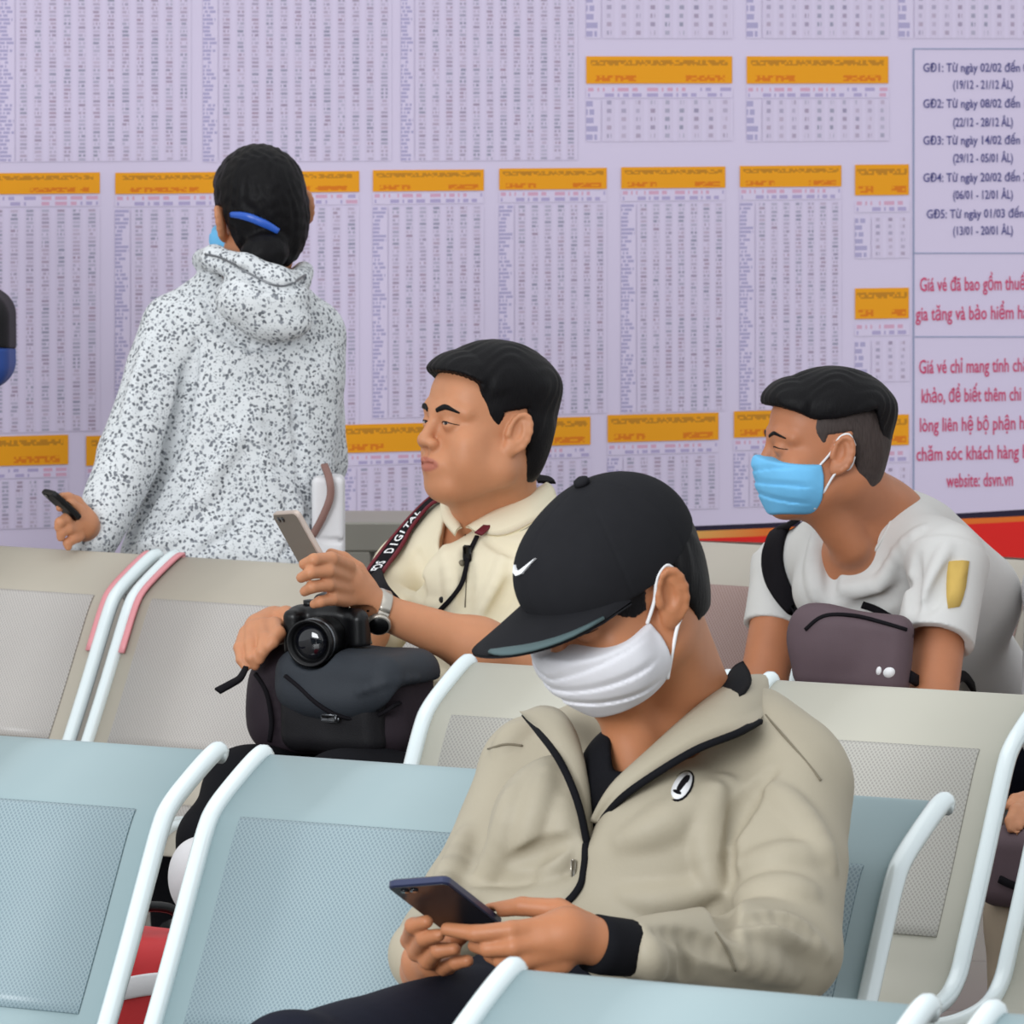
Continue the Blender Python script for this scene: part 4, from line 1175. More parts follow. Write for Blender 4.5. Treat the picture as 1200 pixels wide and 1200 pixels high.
    mesh_obj('tick_mark', [p + q * .0032 for p, q in zip(P, Nn)] + [p - q * .002 for p, q in zip(P, Nn)],
             [(0, 1, 6), (1, 5, 6), (1, 2, 5), (2, 4, 5), (2, 3, 4)] + [(i, (i + 1) % 7, 7 + (i + 1) % 7, 7 + i) for i in range(7)], M['white_print'], cap, False)
    # mask and its ear loops
    K_ = Sdf(); K_.frame(Mh); K_.fn(mask_fn(.002), (0, .06, -.06), .12)
    mk = K_.mesh('face_mask', .0024, M['mask_white'], FM)
    for s in (-1, 1):
        for P in ([(s * .066, .022, -.026), (s * .074, .006, -.004), (s * .081, -.004, .020), (s * .0815, -.022, .026), (s * .079, -.034, .008)], [(s * .062, .022, -.098), (s * .073, .010, -.070), (s * .0795, -.006, -.044), (s * .080, -.026, -.030), (s * .079, -.034, -.010)]):
            mesh_obj('ear_loop', *tube_vf([tf(Mh, q) for q in catmull(P, 6)], .0022, 8), M['white_print'], mk)
    # black shirt
    T = Sdf(); T.cap(bp, U, .145, .140, .04, sq=(NROW, .64)); T.cap(U, SL, .066, .056, .05); T.cap(U, SR, .066, .056, .05)
    T.cap(A(800, 885, 7.06), nb, .075, .082, .03); T.ell(A(738, 930, 6.985), (.066, .064, .085), .03)
    T.prism([(716, 800), (718, 842), (716, 880), (718, 903), (736, 905), (782, 862), (826, 815), (850, 770), (840, 700), (710, 700)], 6.2, 7.12, .006)
    T.cap(A(830, 780, 7.13), A(805, 880, 7.03), .066, .062, .006, 'sub')
    T.seat_clear(*SEATS['paleblueB'], .018)
    T.mesh('shirt', .004, M['black_cloth'], FM)
    sheet('shirt_collar', P3([(738, 912, 6.925), (775, 885, 6.93), (815, 845, 6.965), (845, 805, 7.03), (856, 788, 7.09)]), P3([(752, 918, 6.915), (800, 880, 6.92), (850, 835, 6.955), (880, 800, 7.02), (872, 776, 7.10)]), .004, M['black_cloth'], FM, .002)
    # jacket
    J = Sdf()
    J.cap(bp, U, .172, .150, .04, sq=(NROW, .68))
    J.cap(A(820, 905, 7.10), SL, .080, .074, .06); J.cap(A(770, 905, 7.14), SR, .075, .072, .06)
    J.chain([SL, EL], [.074, .063], .008); J.cap(EL, A(742, 1112, 6.565), .064, .034, .010, flat=False)
    J.chain([SR, ER, A(496, 1120, 6.80)], [.070, .054, .042], .012, kk=.03)
    J.cap(A(840, 850, 7.13), A(905, 885, 7.04), .055, .06, .05)
    J.ell(A(655, 985, 6.99), (.085, .06, .10), .05); J.ell(A(790, 1010, 6.93), (.10, .07, .11), .06)
    J.ell(A(720, 1120, 6.92), (.15, .09, .07), .05)
    # sleeve end and neck opening
    J.plane(A(733, 1110, 6.555), A(640, 1108, 6.47) - A(742, 1112, 6.565), .006) if False else None
    J.cap(A(700, 1108, 6.53), A(734, 1110, 6.556), .05, .05, .004, 'sub', flat=True)
    J.cap(A(845, 740, 7.14), A(795, 905, 7.04), .080, .068, .012, 'sub')
    J.prism([(664, 800), (676, 838), (683, 880), (682, 930), (684, 965), (688, 992), (697, 968), (716, 935), (745, 905), (790, 872), (850, 845), (872, 815), (850, 770), (700, 760)], 6.2, 7.02, .01)
    for pts, r, cut in (
            ([(852, 975), (848, 1025), (846, 1075), (862, 1098)], .017, True), ([(905, 905), (872, 945), (853, 985)], .011, True),
([(728, 985), (790, 962), (850, 915)], .016, False), ([(735, 1050), (790, 1058), (838, 1034)], .012, False), ([(842, 925), (826, 985), (838, 1040)], .010, False), ([(870, 1012), (925, 1000), (968, 1002)], .010, False),
            ([(862, 1052), (905, 1040), (950, 1046)], .011, False), ([(872, 1092), (925, 1086), (968, 1118)], .013, False),
            ([(868, 1080), (915, 1072), (955, 1096)], .009, True), ([(905, 925), (945, 960), (975, 1015)], .011, False),
            ([(835, 1118), (885, 1128), (930, 1150)], .012, False), ([(770, 1092), (820, 1104), (870, 1128)], .010, True),
            ([(760, 1112), (765, 1128), (768, 1145)], .008, False), ([(800, 1110), (806, 1130), (806, 1148)], .007, True),
            ([(600, 930), (588, 985), (566, 1030)], .009, False),
            ([(640, 905), (628, 960), (610, 1000)], .010, False), ([(662, 940), (655, 1000), (640, 1040)], .009, False),
            ([(545, 975), (525, 1020), (505, 1060)], .010, False), 
            ([(600, 1010), (632, 1000), (664, 985)], .009, True), ([(585, 880), (600, 860), (625, 850)], .010, False),
            ([(560, 1050), (600, 1062), (650, 1052), (672, 1040)], .010, False)):
        J.fold(pts, r, .012 if cut else .02, 6.2, 7.6, .1 if cut else .3, cut)
    J.seat_clear(*SEATS['paleblueB'])
    jk = J.mesh('jacket', .0036, M['jacket'], FM, disp=wrinkle(.0022, 34))
    # raised collar flaps with black zip tape
    sheet('jacket_collar', P3([(700, 958, 6.935), (716, 925, 6.925), (748, 892, 6.93), (795, 848, 6.95), (835, 815, 7.0), (868, 795, 7.08), (884, 792, 7.16)]),
          P3([(704, 966, 6.928), (728, 936, 6.90), (765, 908, 6.885), (815, 878, 6.89), (865, 858, 6.915), (892, 842, 6.98), (900, 815, 7.10)]), .006, M['jacket'], jk, .010)
    sheet('jacket_collar', P3([(616, 836, 7.13), (636, 828, 7.06), (660, 835, 7.01), (676, 862, 6.975), (683, 910, 6.955), (684, 965, 6.945)]),
          P3([(618, 843, 7.10), (632, 858, 7.02), (652, 884, 6.955), (668, 915, 6.93), (678, 945, 6.925), (686, 985, 6.93)]), .006, M['jacket'], jk, .008)
    for P in ([(704, 964, 6.926), (728, 936, 6.897), (765, 909, 6.88), (815, 879, 6.885), (865, 859, 6.91), (890, 846, 6.965)], [(616, 838, 7.115), (632, 858, 7.013), (652, 885, 6.948), (668, 916, 6.923), (680, 950, 6.915), (688, 988, 6.92)]):
        c = catmull(P3(P), 6); mesh_obj('zip_tape', *strap_vf(c, np.array([-.3, -.9, .25]), .0085, .004), M['black_cloth'], jk)
    c, N_ = J.line([(687, 985), (688, 1005), (684, 1030), (676, 1045), (666, 1058)], 6.2, 7.6, 5, .002)
    mesh_obj('zip_tape', *strap_vf(c, N_, .0085, .004), M['black_cloth'], jk)
    pz = J.hit(675, 1022, 6.2, 7.6, .006); mesh_obj('zip_pull', *box_vf(pz, (.0028, .002, .013), np.eye(3), .0012), M['silver'], jk)
    for pts in ([(897, 838), (918, 862), (945, 893), (962, 915)], [(572, 878), (592, 872), (612, 874)], [(862, 1138), (850, 1110), (838, 1092)]):
        surf_tube('seam', J, pts, .0014, M['seam'], jk, .0003, 6.2, 7.6)
    b = print_on('badge', J, oval(799, 922, 12, 20, 32), M['strap_black'], jk, .0015, 6.2, 7.6)
    print_on('badge_ring', J, oval(799, 922, 9.6, 17, 32), M['white_print'], jk, .0025, 6.2, 7.6)
    for q in (oval(800, 920, 3.4, 11, 32), oval(794, 930, 5, 1.8, 20), oval(806, 915, 1.6, 4.5, 20)): print_on('badge_figure', J, q, M['strap_black'], jk, .0034, 6.2, 7.6)
    mesh_obj('cuff', *tube_vf([A(738, 1111, 6.562), A(726, 1110, 6.553), A(708, 1108, 6.54), A(694, 1105, 6.532)], [.032, .0325, .033, .0325], 20), M['black_cloth'], jk)
    # trousers and shoes
    R_ = Sdf(); R_.cap(A(700, 1215, 6.98), A(600, 1200, 6.80), .11, .085, .03); R_.cap(A(600, 1200, 6.80), A(338, 1256, 6.30), .078, .058, .03)
    kR = A(338, 1256, 6.30); R_.chain([kR, np.array([kR[0] + .03, kR[1] + .10, .10])], [.058, .040], .03)
    kL = A(640, 1292, 6.40); R_.cap(A(740, 1290, 6.98), kL, .09, .06, .04); R_.chain([kL, np.array([kL[0] - .02, kL[1] + .08, .1])], [.058, .042], .03)
    for pts, r, cut in (([(545, 1135), (520, 1150), (500, 1185)], .009, True), ([(470, 1150), (455, 1170), (440, 1195)], .008, False)): R_.fold(pts, r, .018, 6, 7.4, .3, cut)
    R_.seat_clear(*SEATS['paleblueB'])
    R_.mesh('trousers', .005, M['navy_cloth'], FM, disp=wrinkle(.0012, 22, 3))
    for q in (np.array([kR[0] + .03, kR[1] + .10, 0]), np.array([kL[0] - .02, kL[1] + .08, 0])):
        s = Sdf(); s.cap(q + (0, 0, .05), q + NROW * .16 + (0, 0, .035), .048, .038, .02); s.cap(q + (0, 0, .06), q + (0, 0, .11), .045, .042, .02); s.plane(q + (0, 0, .002), (0, 0, -1))
        s.mesh('shoe', .006, M['black_plastic'], FM)
    # phone: back towards the camera
    c0 = A(520, 1060, 6.53); ph = thing('smartphone', (c0[0], c0[1], c0[2]), 'dark navy phone in the hands of the man in the black cap', 'phone')
    phone_at(ph, *PH, M['phone_navy'], M['phone_back'], .009)
def phone_frame(TL, TR, BR, BL):
    cen = (TL + TR + BR + BL) / 4
    u = nrm((TR - TL) + (BR - BL)); v = (TL - BL) + (TR - BR); v = nrm(v - u * (v @ u)); w = np.cross(u, v)
    if w[1] > 0: w = -w
    return cen, u, v, w, np.linalg.norm((TR - TL) + (BR - BL)) / 4, np.linalg.norm((TL - BL) + (TR - BR)) / 4
def phone_sub(S, corners, th):
    cen, u, v, w, hu, hv = phone_frame(*corners)
    S.box(cen, (hu + .002, hv + .002, th / 2 + .0042), np.stack([u, v, w], 1), .006, .0015, 'sub')
def phone_at(ph, TL, TR, BR, BL, shell, back, th):
    cen, u, v, w, hu, hv = phone_frame(TL, TR, BR, BL)
    def rr(hu, hv, r, n=5):
        out = []
        for cx, cy, a0 in ((1, 1, 0), (-1, 1, 90), (-1, -1, 180), (1, -1, 270)):
            for k in range(n + 1):
                a = math.radians(a0 + 90 * k / n); out.append(cen + u * (cx * (hu - r) + r * math.cos(a)) + v * (cy * (hv - r) + r * math.sin(a)))
        return np.array(out)
    o = rr(hu, hv, .009); n = len(o)
    lay = [o * 1 - w * (th * .5), o + w * (th * .5)]
    i1 = cen + (o - cen) * .97
    V = list(i1 - w * th * .5) + list(o - w * th * .35) + list(o + w * th * .35) + list(i1 + w * th * .5)
    Fc = [tuple(range(n)), tuple(range(3 * n, 4 * n))[::-1]] + [(l * n + i, l * n + (i + 1) % n, (l + 1) * n + (i + 1) % n, (l + 1) * n + i) for l in range(3) for i in range(n)]
    b = mesh_obj('shell', V, Fc, shell, ph, False)
    o2 = rr(hu * .93, hv * .955, .007); V = list(o2 + w * th * .5) + list(o2 + w * (th * .5 + .0008))
    mesh_obj('back_cover', V, [tuple(range(n, 2 * n))[::-1]] + [(i, (i + 1) % n, n + (i + 1) % n, n + i) for i in range(n)], back, ph, False)
    o3 = rr(hu * .93, hv * .955, .007); V = list(o3 - w * th * .5) + list(o3 - w * (th * .5 + .0008))
    mesh_obj('screen', V, [tuple(range(n, 2 * n))] + [(i, (i + 1) % n, n + (i + 1) % n, n + i) for i in range(n)], M['glass_dark'], ph, False)
    for k, off in enumerate((-.3, .1)):
        p = cen + v * (hv * .82) + u * (hu * (-.55 + .3 * k)) + w * (th * .5 + .001)
        mesh_obj('camera_lens', *tube_vf([p, p + w * .0012], .0048, 12), M['glass_dark'], ph)
front_man()
DROW = np.array([.857, -.515, 0.]); UPZ = np.array([0, 0, 1.])
RROW = np.stack([DROW, NROW / np.linalg.norm(NROW), UPZ], 1)
# ------------------------------------------------------------------ the man with the camera (middle)
def camera_man():
    bp = A(620, 890, 9.86); CM = person((bp[0], bp[1], 0), 'man in a cream polo shirt with a camera strap, phone raised in one hand')
    # --- bag on his lap (built first: the others make room for it)
    bc = A(402, 822, 9.36); BG = thing('camera_bag', bc - UPZ * .08, 'black camera backpack with a charcoal flap on the lap of the man in cream', 'bag')
    nR = nrm(NROW)
    b1 = Sdf(); b1.box(bc, (.142, .072, .082), RROW, .045, .01); b1.ell(bc - DROW * .10 - UPZ * .01, (.055, .078, .078), .04, RROW)
    fp = bc + nR * .07 - UPZ * .022
    b2 = Sdf(); b2.box(fp + DROW * .028, (.092, .030, .05), RROW, .026, .01)
    fl_c = bc + UPZ * .042 + nR * .022 + DROW * .03
    b3 = Sdf(); b3.box(fl_c + DROW * .012, (.116, .088, .046), RROW, .038, .01); b3.box(fl_c - UPZ * .055 - nR * .02, (.2, .086, .05), RROW, .02, .012, 'sub')
    b3.ell(fl_c + nR * .05 - UPZ * .03, (.085, .045, .035), .03, RROW)
    for Bx in (b2, b3): Bx.fold([(420, 812), (450, 800), (490, 795)], .004, .01, 9, 9.6, .2)
    b1.fold([(318, 800), (325, 835), (330, 870)], .006, .012, 9, 9.6, .2, True)
    # --- camera on top of the bag
    cc = A(391, 741, 9.36); CA = thing('dslr_camera', cc - UPZ * .045, 'black camera with a large lens resting on top of the dark bag', 'camera')
    ax = nrm(A(350, 757, 9.22) - A(391, 741, 9.35)); sx = nrm(np.cross(UPZ, ax)); uz = np.cross(ax, sx); Rc = np.stack([sx, ax, uz], 1)
    pr = Sdf(); pr.box(cc, (.064, .030, .042), Rc, .014, .01); pr.box(cc + uz * .045 - ax * .004, (.026, .028, .018), Rc, .010, .014); pr.box(cc - sx * .054 + ax * .022, (.015, .026, .040), Rc, .012, .012); pr.box(cc + sx * .054 + ax * .022, (.013, .018, .038), Rc, .012, .012)
    l0 = cc + ax * .026 - uz * .002
    pr.cap(l0, l0 + ax * .075, .036, .038, .002, 'add', True)
    pr2 = Sdf(); pr2.ops = pr.ops[:-1]
    LZ = Sdf(); LZ.cap(l0 - ax * .01, l0 + ax * .08, .039, .040, .002, 'add', True)
    for Bx in (b1, b2, b3): Bx.sub_sdf(LZ, .003)
    bod = b1.mesh('body', .004, M['bag_plum'], BG, disp=wrinkle(.0016, 45, 1)); b2.mesh('front_pocket', .004, M['bag_black'], BG, disp=wrinkle(.0016, 50, 2)); b3.mesh('flap', .0036, M['bag_char'], BG, disp=wrinkle(.0014, 40, 5))
    surf_strap('zip_tape', b1, [(300, 790), (312, 810), (318, 845), (316, 868)], .007, .003, M['strap_black'], BG, .001, 8.8, 9.6)
    surf_strap('trim_cord', b3, [(335, 792), (352, 806), (372, 824), (398, 838), (440, 843), (490, 832)], .006, .004, M['strap_black'], BG, .001, 8.8, 9.7)
    pb = b3.hit(388, 838, 8.8, 9.6, .006); mesh_obj('buckle', *box_vf(pb, (.014, .006, .006), RROW, .002), M['steel'], BG)
    mesh_obj('strap_end', *strap_vf(catmull(P3([(288, 783, 9.28), (281, 795, 9.25), (270, 802, 9.22), (255, 810, 9.20)]), 6), np.array([.1, -.6, .8]), [.009, .012, .013], .004), M['strap_black'], BG)
    if 0: mesh_obj('grab_handle', *tube_vf(catmull(P3([(330, 760, 9.36), (350, 745, 9.42), (380, 742, 9.44), (410, 752, 9.44)]), 6), .007, 8), M['strap_black'], BG)
    # keep the camera and bag apart
    pr2.sub_sdf(b3, .004); pr2.sub_sdf(b1, .004); pr2.ell(A(441, 716, 9.37), (.052, .052, .052), .004, None, 'sub')
    cb = pr2.mesh('camera_body', .0026, M['black_plastic'], CA)
    def ring(pts, mat, name, par): return mesh_obj(name, *tube_vf([l0 + ax * a for a, r in pts], [r for a, r in pts], 28), mat, par) 
    def lathe(prof, mat, name, par):
        V, Fc, n = [], [], 32
        for a, r in prof:
            for k in range(n): t = 2 * math.pi * k / n; V.append(l0 + ax * a + sx * math.cos(t) * r + uz * math.sin(t) * r)
        for i in range(len(prof) - 1):
            for k in range(n): Fc.append((i * n + k, i * n + (k + 1) % n, (i + 1) * n + (k + 1) % n, (i + 1) * n + k))
        Fc.append(tuple(range(n))[::-1]); Fc.append(tuple((len(prof) - 1) * n + k for k in range(n)))
        return mesh_obj(name, V, Fc, mat, par)
    lz = lathe([(-.01, .030), (.004, .031), (.006, .034), (.03, .0345), (.032, .036), (.052, .0365), (.054, .0345), (.06, .036), (.075, .0375), (.0755, .0345), (.066, .031), (.062, .029)], M['black_plastic'], 'lens', CA)
    lathe([(.058, .027), (.066, .026), (.0705, .018), (.072, .006)], M['glass_dark'], 'front_glass', lz)
    lathe([(.0535, .0367), (.0550, .0368)], M['steel'], 'lens_ring', lz)
    mesh_obj('shutter_dial', *tube_vf([cc - sx * .04 + uz * .04, cc - sx * .04 + uz * .050], .010, 14), M['black_plastic'], CA)
    # --- man
    Mh = head_frame(A(608, 508, 9.80), (-.080, -.014, -.008), 60, -7, 1, 1.07)
    U = A(578, 672, 9.98); nb = A(582, 612, 9.99)
    SR, ER, WR = A(482, 672, 10.03), A(402, 775, 9.72), A(338, 736, 9.46)
    SL, EL, WL = A(664, 690, 9.74), A(640, 786, 9.50), A(446, 716, 9.385)
    S = Sdf(); head_ops(S, Mh, .006, lid=.8, nose=-.2)
    S.cap(tf(Mh, (0, -.028, -.05)), nb, .064, .066, .03); S.cap(tf(Mh, (0, .030, -.09)), A(556, 606, 9.90), .030, .035, .035)
    S.cap(nb, U, .07, .09, .05); S.cap(bp, U, .115, .105, .04, sq=(NROW, .55)); S.cap(nb, A(625, 645, 9.88), .04, .04, .05); S.cap(nb, A(515, 650, 10.02), .04, .04, .05)
    S.cap(U, SL, .045, .04, .04); S.cap(U, SR, .045, .04, .04)
    S.chain([SR, ER, WR], [.040, .040, .026], .02, kk=.02); S.cap(SL, EL, .048, .045, .02); S.cap(EL, A(560, 758, 9.43), .047, .042, .02); S.cap(A(560, 758, 9.43), WL, .042, .0265, .03)
    f = lambda *a: [A(*q) for q in a]
    hand_ops(S, [(WL, .0265), (A(424, 702, 9.37), .028), (A(409, 688, 9.355), .031), (A(406, 680, 9.345), .027)], [
        (f((408, 664, 9.325), (388, 655, 9.265), (368, 656, 9.235), (356, 661, 9.248)), [.0125, .0112, .0098, .0082]),
        (f((404, 677, 9.32), (384, 669, 9.255), (364, 671, 9.232), (353, 677, 9.245)), [.0125, .0112, .0098, .0082]),
        (f((404, 691, 9.32), (384, 685, 9.26), (366, 688, 9.24), (357, 693, 9.25)), [.012, .0108, .0095, .008]),
        (f((408, 704, 9.33), (389, 702, 9.275), (375, 705, 9.255), (368, 708, 9.262)), [.0112, .0098, .0086, .0072]),
        (f((428, 688, 9.37), (418, 668, 9.375), (402, 655, 9.375), (388, 649, 9.375)), [.018, .0138, .0115, .009])])
    hand_ops(S, [(WR, .0265), (A(322, 734, 9.42), .029), (A(306, 738, 9.40), .028)], [
        (f((322, 732, 9.37), (327, 742, 9.335), (320, 752, 9.315), (313, 760, 9.312)), [.013, .0112, .0098, .008]),
        (f((308, 733, 9.37), (311, 749, 9.330), (307, 764, 9.31), (304, 773, 9.312)), [.013, .0112, .0098, .008]),
        (f((296, 736, 9.375), (294, 755, 9.335), (295, 770, 9.315), (299, 780, 9.318)), [.0125, .0108, .0094, .0078]),
        (f((288, 742, 9.385), (281, 759, 9.345), (283, 773, 9.325), (288, 782, 9.32)), [.0115, .0098, .0086, .0072]),
        (f((335, 722, 9.40), (345, 728, 9.37), (349, 738, 9.345)), [.017, .0125, .0095])])
    PH = [A(321, 600, 9.325), A(351, 599, 9.262), A(388, 674, 9.293), A(361, 676, 9.357)]
    phone_sub(S, PH, .009); S.sub_sdf(b1, .003); S.sub_sdf(b2, .003); S.sub_sdf(b3, .003); S.sub_sdf(pr, .003); S.seat_clear(*SEATS['dustytan'], .022)
    mole = lambda p: np.clip(1.4 - ((p[:, 0] + .052) ** 2 + (p[:, 1] - .058) ** 2 + (p[:, 2] + .078) ** 2) / .0026 ** 2, 0, 1) * .8
    S.mesh('body', .0027, M['skin_b'], CM, head_tint(Mh, mole)); eyes_brows(Mh, CM, (-.30, .02), 1.15, S)
    H = Sdf(); H.frame(Mh)
    H.fn(hair_fn([(.2, .076), (.088, .076), (.07, .070), (.054, .062), (.048, .042), (.036, .020), (.025, -.006), (.014, -.008), (.010, .022), (-.028, .032), (-.037, -.02), (-.048, -.070), (-.060, -.082), (-.2, -.08), (-.2, .2), (.2, .2)], .005, .023, True, .0008, .000), (0, -.01, .03), .16)
    H.mesh('hair', .0025, M['hair'], CM)
    # shirt
    T = Sdf(); T.cap(bp, U, .172, .150, .04, sq=(NROW, .72)); T.ell(A(585, 800, 9.80), (.14, .11, .13), .06)
    T.cap(A(600, 628, 9.96), SL, .062, .064, .06); T.cap(A(548, 632, 10.02), SR, .058, .062, .06); T.ell(A(560, 700, 9.84), (.10, .075, .10), .06)
    T.cap(SL, A(650, 752, 9.60), .066, .064, .02, 'add', True); T.cap(SR, A(436, 735, 9.87), .064, .060, .02)
    T.cap(A(590, 560, 9.98), A(556, 640, 9.93), .078, .058, .012, 'sub')
    T.prism([(522, 570), (530, 600), (545, 622), (562, 604), (600, 585), (640, 560), (600, 540)], 9.0, 9.98, .01)
    for pts, r, cut in (([(520, 640), (530, 680), (528, 720)], .008, False), ([(545, 640), (549, 680), (546, 715)], .005, True), ([(590, 650), (580, 690), (560, 722)], .008, False), ([(570, 630), (592, 642), (615, 650)], .007, True),
                        ([(488, 650), (494, 690), (492, 720)], .008, True), ([(600, 680), (590, 705), (575, 728)], .006, True), ([(505, 790), (525, 800), (545, 810)], .009, False), ([(470, 690), (490, 705), (510, 710)], .007, False)):
        T.fold(pts, r, .016, 9.2, 10.3, .3, cut)
    T.seat_clear(*SEATS['dustytan']); T.sub_sdf(b1, .004); T.sub_sdf(b3, .004); T.sub_sdf(pr, .003)
    sh = T.mesh('polo_shirt', .0036, M['cream_cloth'], CM, disp=wrinkle(.0016, 36, 2))
    sheet('collar', P3([(527, 580, 9.945), (531, 596, 9.895), (541, 618, 9.865)]), P3([(517, 590, 9.95), (519, 610, 9.885), (533, 628, 9.858)]), .005, M['cream_cloth'], sh, .006)
    sheet('collar', P3([(640, 566, 9.95), (610, 584, 9.885), (572, 602, 9.862), (546, 618, 9.862)]), P3([(652, 585, 9.92), (628, 610, 9.835), (590, 628, 9.820), (556, 624, 9.845)]), .005, M['cream_cloth'], sh, .006)
    surf_tube('placket_seam', T, [(545, 626), (547, 660), (545, 712)], .0012, M['seam'], sh, .0003, 9, 10.3)
    for x, y in ((541, 660), (518, 703)):
        p = T.hit(x, y, 9, 10.3); nn = T.grad(p, .006); mesh_obj('button', *tube_vf([p, p + nn * .002], .0055, 12), M['black_plastic'] if y > 690 else M['seam'], sh)
    # trousers, shoes
    R_ = Sdf(); kR = A(292, 930, 9.30); kL = A(400, 935, 9.16)
    R_.cap(A(560, 890, 9.86), kR, .092, .070, .03); R_.cap(A(660, 905, 9.74), kL, .092, .070, .03); R_.cap(A(560, 890, 9.90), A(660, 895, 9.78), .11, .11, .04)
    foot_up = A(233, 1032, 9.20)
    R_.chain([kR, A(252, 985, 9.22)], [.069, .050], .03); aL = np.array([kL[0] - .10, kL[1] - .0, .10]); R_.chain([kL, aL], [.068, .045], .03)
    aR = np.array([foot_up[0] - .01, foot_up[1] + .06, .10]); R_.cap(A(247, 985, 9.25), aR, .052, .045, .03)
    R_.sub_sdf(b1, .004); R_.sub_sdf(b2, .004); R_.seat_clear(*SEATS['dustytan'])
    R_.mesh('trousers', .005, M['black_cloth'], CM, disp=wrinkle(.0015, 22, 4))
    q = A(229, 1028, 9.08); s = Sdf(); s.ell(q, (.042, .055, .060), .01); s.cap(q + (.03, .03, .02), q + (.02, .16, .0), .045, .038, .02)
    s.ell(q + (.022, -.052, .006), (.026, .03, .036), .004, None, 'sub'); s.mesh('shoe', .004, M['white_cloth'], CM)
    s = Sdf(); s.ell(q + (.022, -.024, .006), (.026, .016, .036), .004); s.mesh('shoe_tongue', .004, M['black_cloth'], CM)
    for q in (np.array([aL[0], aL[1], 0]), np.array([aR[0], aR[1], 0])):
        s = Sdf(); s.cap(q + (0, 0, .05), q + NROW * .17 + (0, 0, .034), .046, .038, .02); s.cap(q + (0, 0, .06), q + (0, 0, .11), .05, .048, .02); s.plane(q + (0, 0, .002), (0, 0, -1))
        s.mesh('shoe', .006, M['white_cloth'], CM)
    # watch
    fa = nrm(A(560, 758, 9.43) - WL); wc = A(441, 714, 9.384) + fa * .004; e1 = nrm(np.cross(fa, UPZ)); e2 = np.cross(fa, e1)
    P = [wc + (e1 * math.cos(a) * .0325 + e2 * math.sin(a) * .031) for a in np.linspace(0, 2 * math.pi, 29)]
    Nn = [nrm(p - wc) for p in P]
    wt = mesh_obj('wristwatch', *strap_vf(P, np.array(Nn), .019, .0035), M['silver'], CM)
    fd = nrm(np.array([-.3, -.9, -.42])); fd = nrm(fd - fa * (fd @ fa)); fcn = wc + fd * .0335
    mesh_obj('watch_case', *tube_vf([fcn - fd * .002, fcn + fd * .005, fcn + fd * .0062], [.0195, .0195, .018], 22), M['silver'], wt)
    mesh_obj('watch_dial', *tube_vf([fcn + fd * .005, fcn + fd * .0075], [.0165, .0160], 22), M['black_plastic'], wt)
    # phone
    cen = sum(PH) / 4; ph = thing('smartphone', cen, 'grey-backed phone held upright by the man in cream', 'phone'); phone_at(ph, *PH, M['phone_edge'], M['phone_grey'], .009)
    # camera strap (part of the camera): printed band, maroon edges, thin cord with buckle
    pts = [(538, 578), (512, 590), (490, 612), (468, 640), (447, 668), (440, 678)]
    P, N = T.line(pts, 9.2, 10.4, 6, .009)
    mesh_obj('neck_strap', *strap_vf(P, N, [.034, .036, .036, .034], .003), M['strap_black'], CA)
    for s in (-1, 1):
        B = np.cross(np.gradient(P, axis=0), N); B /= np.linalg.norm(B, axis=1)[:, None]
        mesh_obj('strap_edging', *strap_vf(P + B * s * .0155 + N * .0012, N, .0065, .003), M['maroon'], CA)
    # worn white letters on the strap
    for k, ch in enumerate('EOS DIGITAL'):
        if ch == ' ': continue
        i = (len(P) - 1) * (.90 - .60 * k / 11); i0 = int(i); p = P[i0] + (P[min(i0 + 1, len(P) - 1)] - P[i0]) * (i - i0); nn = N[i0]; tt = nrm(P[min(i0 + 1, len(P) - 1)] - P[max(i0 - 1, 0)]); bb = nrm(np.cross(nn, tt))
        cu = bpy.data.curves.new('letter', 'FONT'); cu.body = ch; cu.align_x = 'CENTER'; cu.resolution_u = 2; cu.offset = .02
        ob = bpy.data.objects.new('letter', cu); COL.objects.link(ob); me = bpy.data.meshes.new_from_object(ob.evaluated_get(bpy.context.evaluated_depsgraph_get()))
        V = [p + nn * .0034 - tt * v.co[0] * .021 - (-bb) * (v.co[1] - .35) * -.024 for v in me.vertices]; Fq = [tuple(q.vertices) for q in me.polygons]
        bpy.data.objects.remove(ob); bpy.data.curves.remove(cu); bpy.data.meshes.remove(me)
        mesh_obj('letter', V, Fq, M['white_print'], CA, False)
    mesh_obj('neck_strap', *strap_vf(catmull([P[0], A(560, 570, 10.03), A(600, 560, 10.08), A(632, 558, 10.05), A(641, 566, 10.0)], 6), np.array([0, .3, 1.]), .03, .003), M['strap_black'], CA)
    P2_, N2_ = T.line([(640, 574), (612, 594), (584, 614), (560, 632)], 9.2, 10.3, 6, .010); mesh_obj('neck_strap', *strap_vf(P2_, N2_, [.024, .017, .014], .003), M['maroon'], CA)
    P3_, N3_ = T.line([(559, 632), (551, 652), (540, 682), (528, 704), (516, 718)], 9.2, 10.3, 6, .005); mesh_obj('strap_cord', *strap_vf(P3_, N3_, .0075, .003), M['strap_black'], CA)
    pbk = T.hit(551, 650, 9.2, 10.3, .008); mesh_obj('strap_buckle', *box_vf(pbk, (.008, .004, .014), RROW, .003), M['black_plastic'], CA)
    mesh_obj('strap_cord', *strap_vf(catmull([P[-1], A(448, 690, 9.62), A(470, 715, 9.55), A(462, 735, 9.46), cc + sx * .045 - ax * .034 + uz * .035], 6), np.array([-.3, -.8, .4]), [.03, .016, .012], .003), M['strap_black'], CA)
    mesh_obj('strap_cord', *strap_vf(catmull([P3_[-1], A(500, 728, 9.60), A(480, 745, 9.50), cc + sx * .05 - ax * .034 + uz * .01], 6), np.array([-.3, -.8, .4]), .008, .003), M['strap_black'], CA)
camera_man()

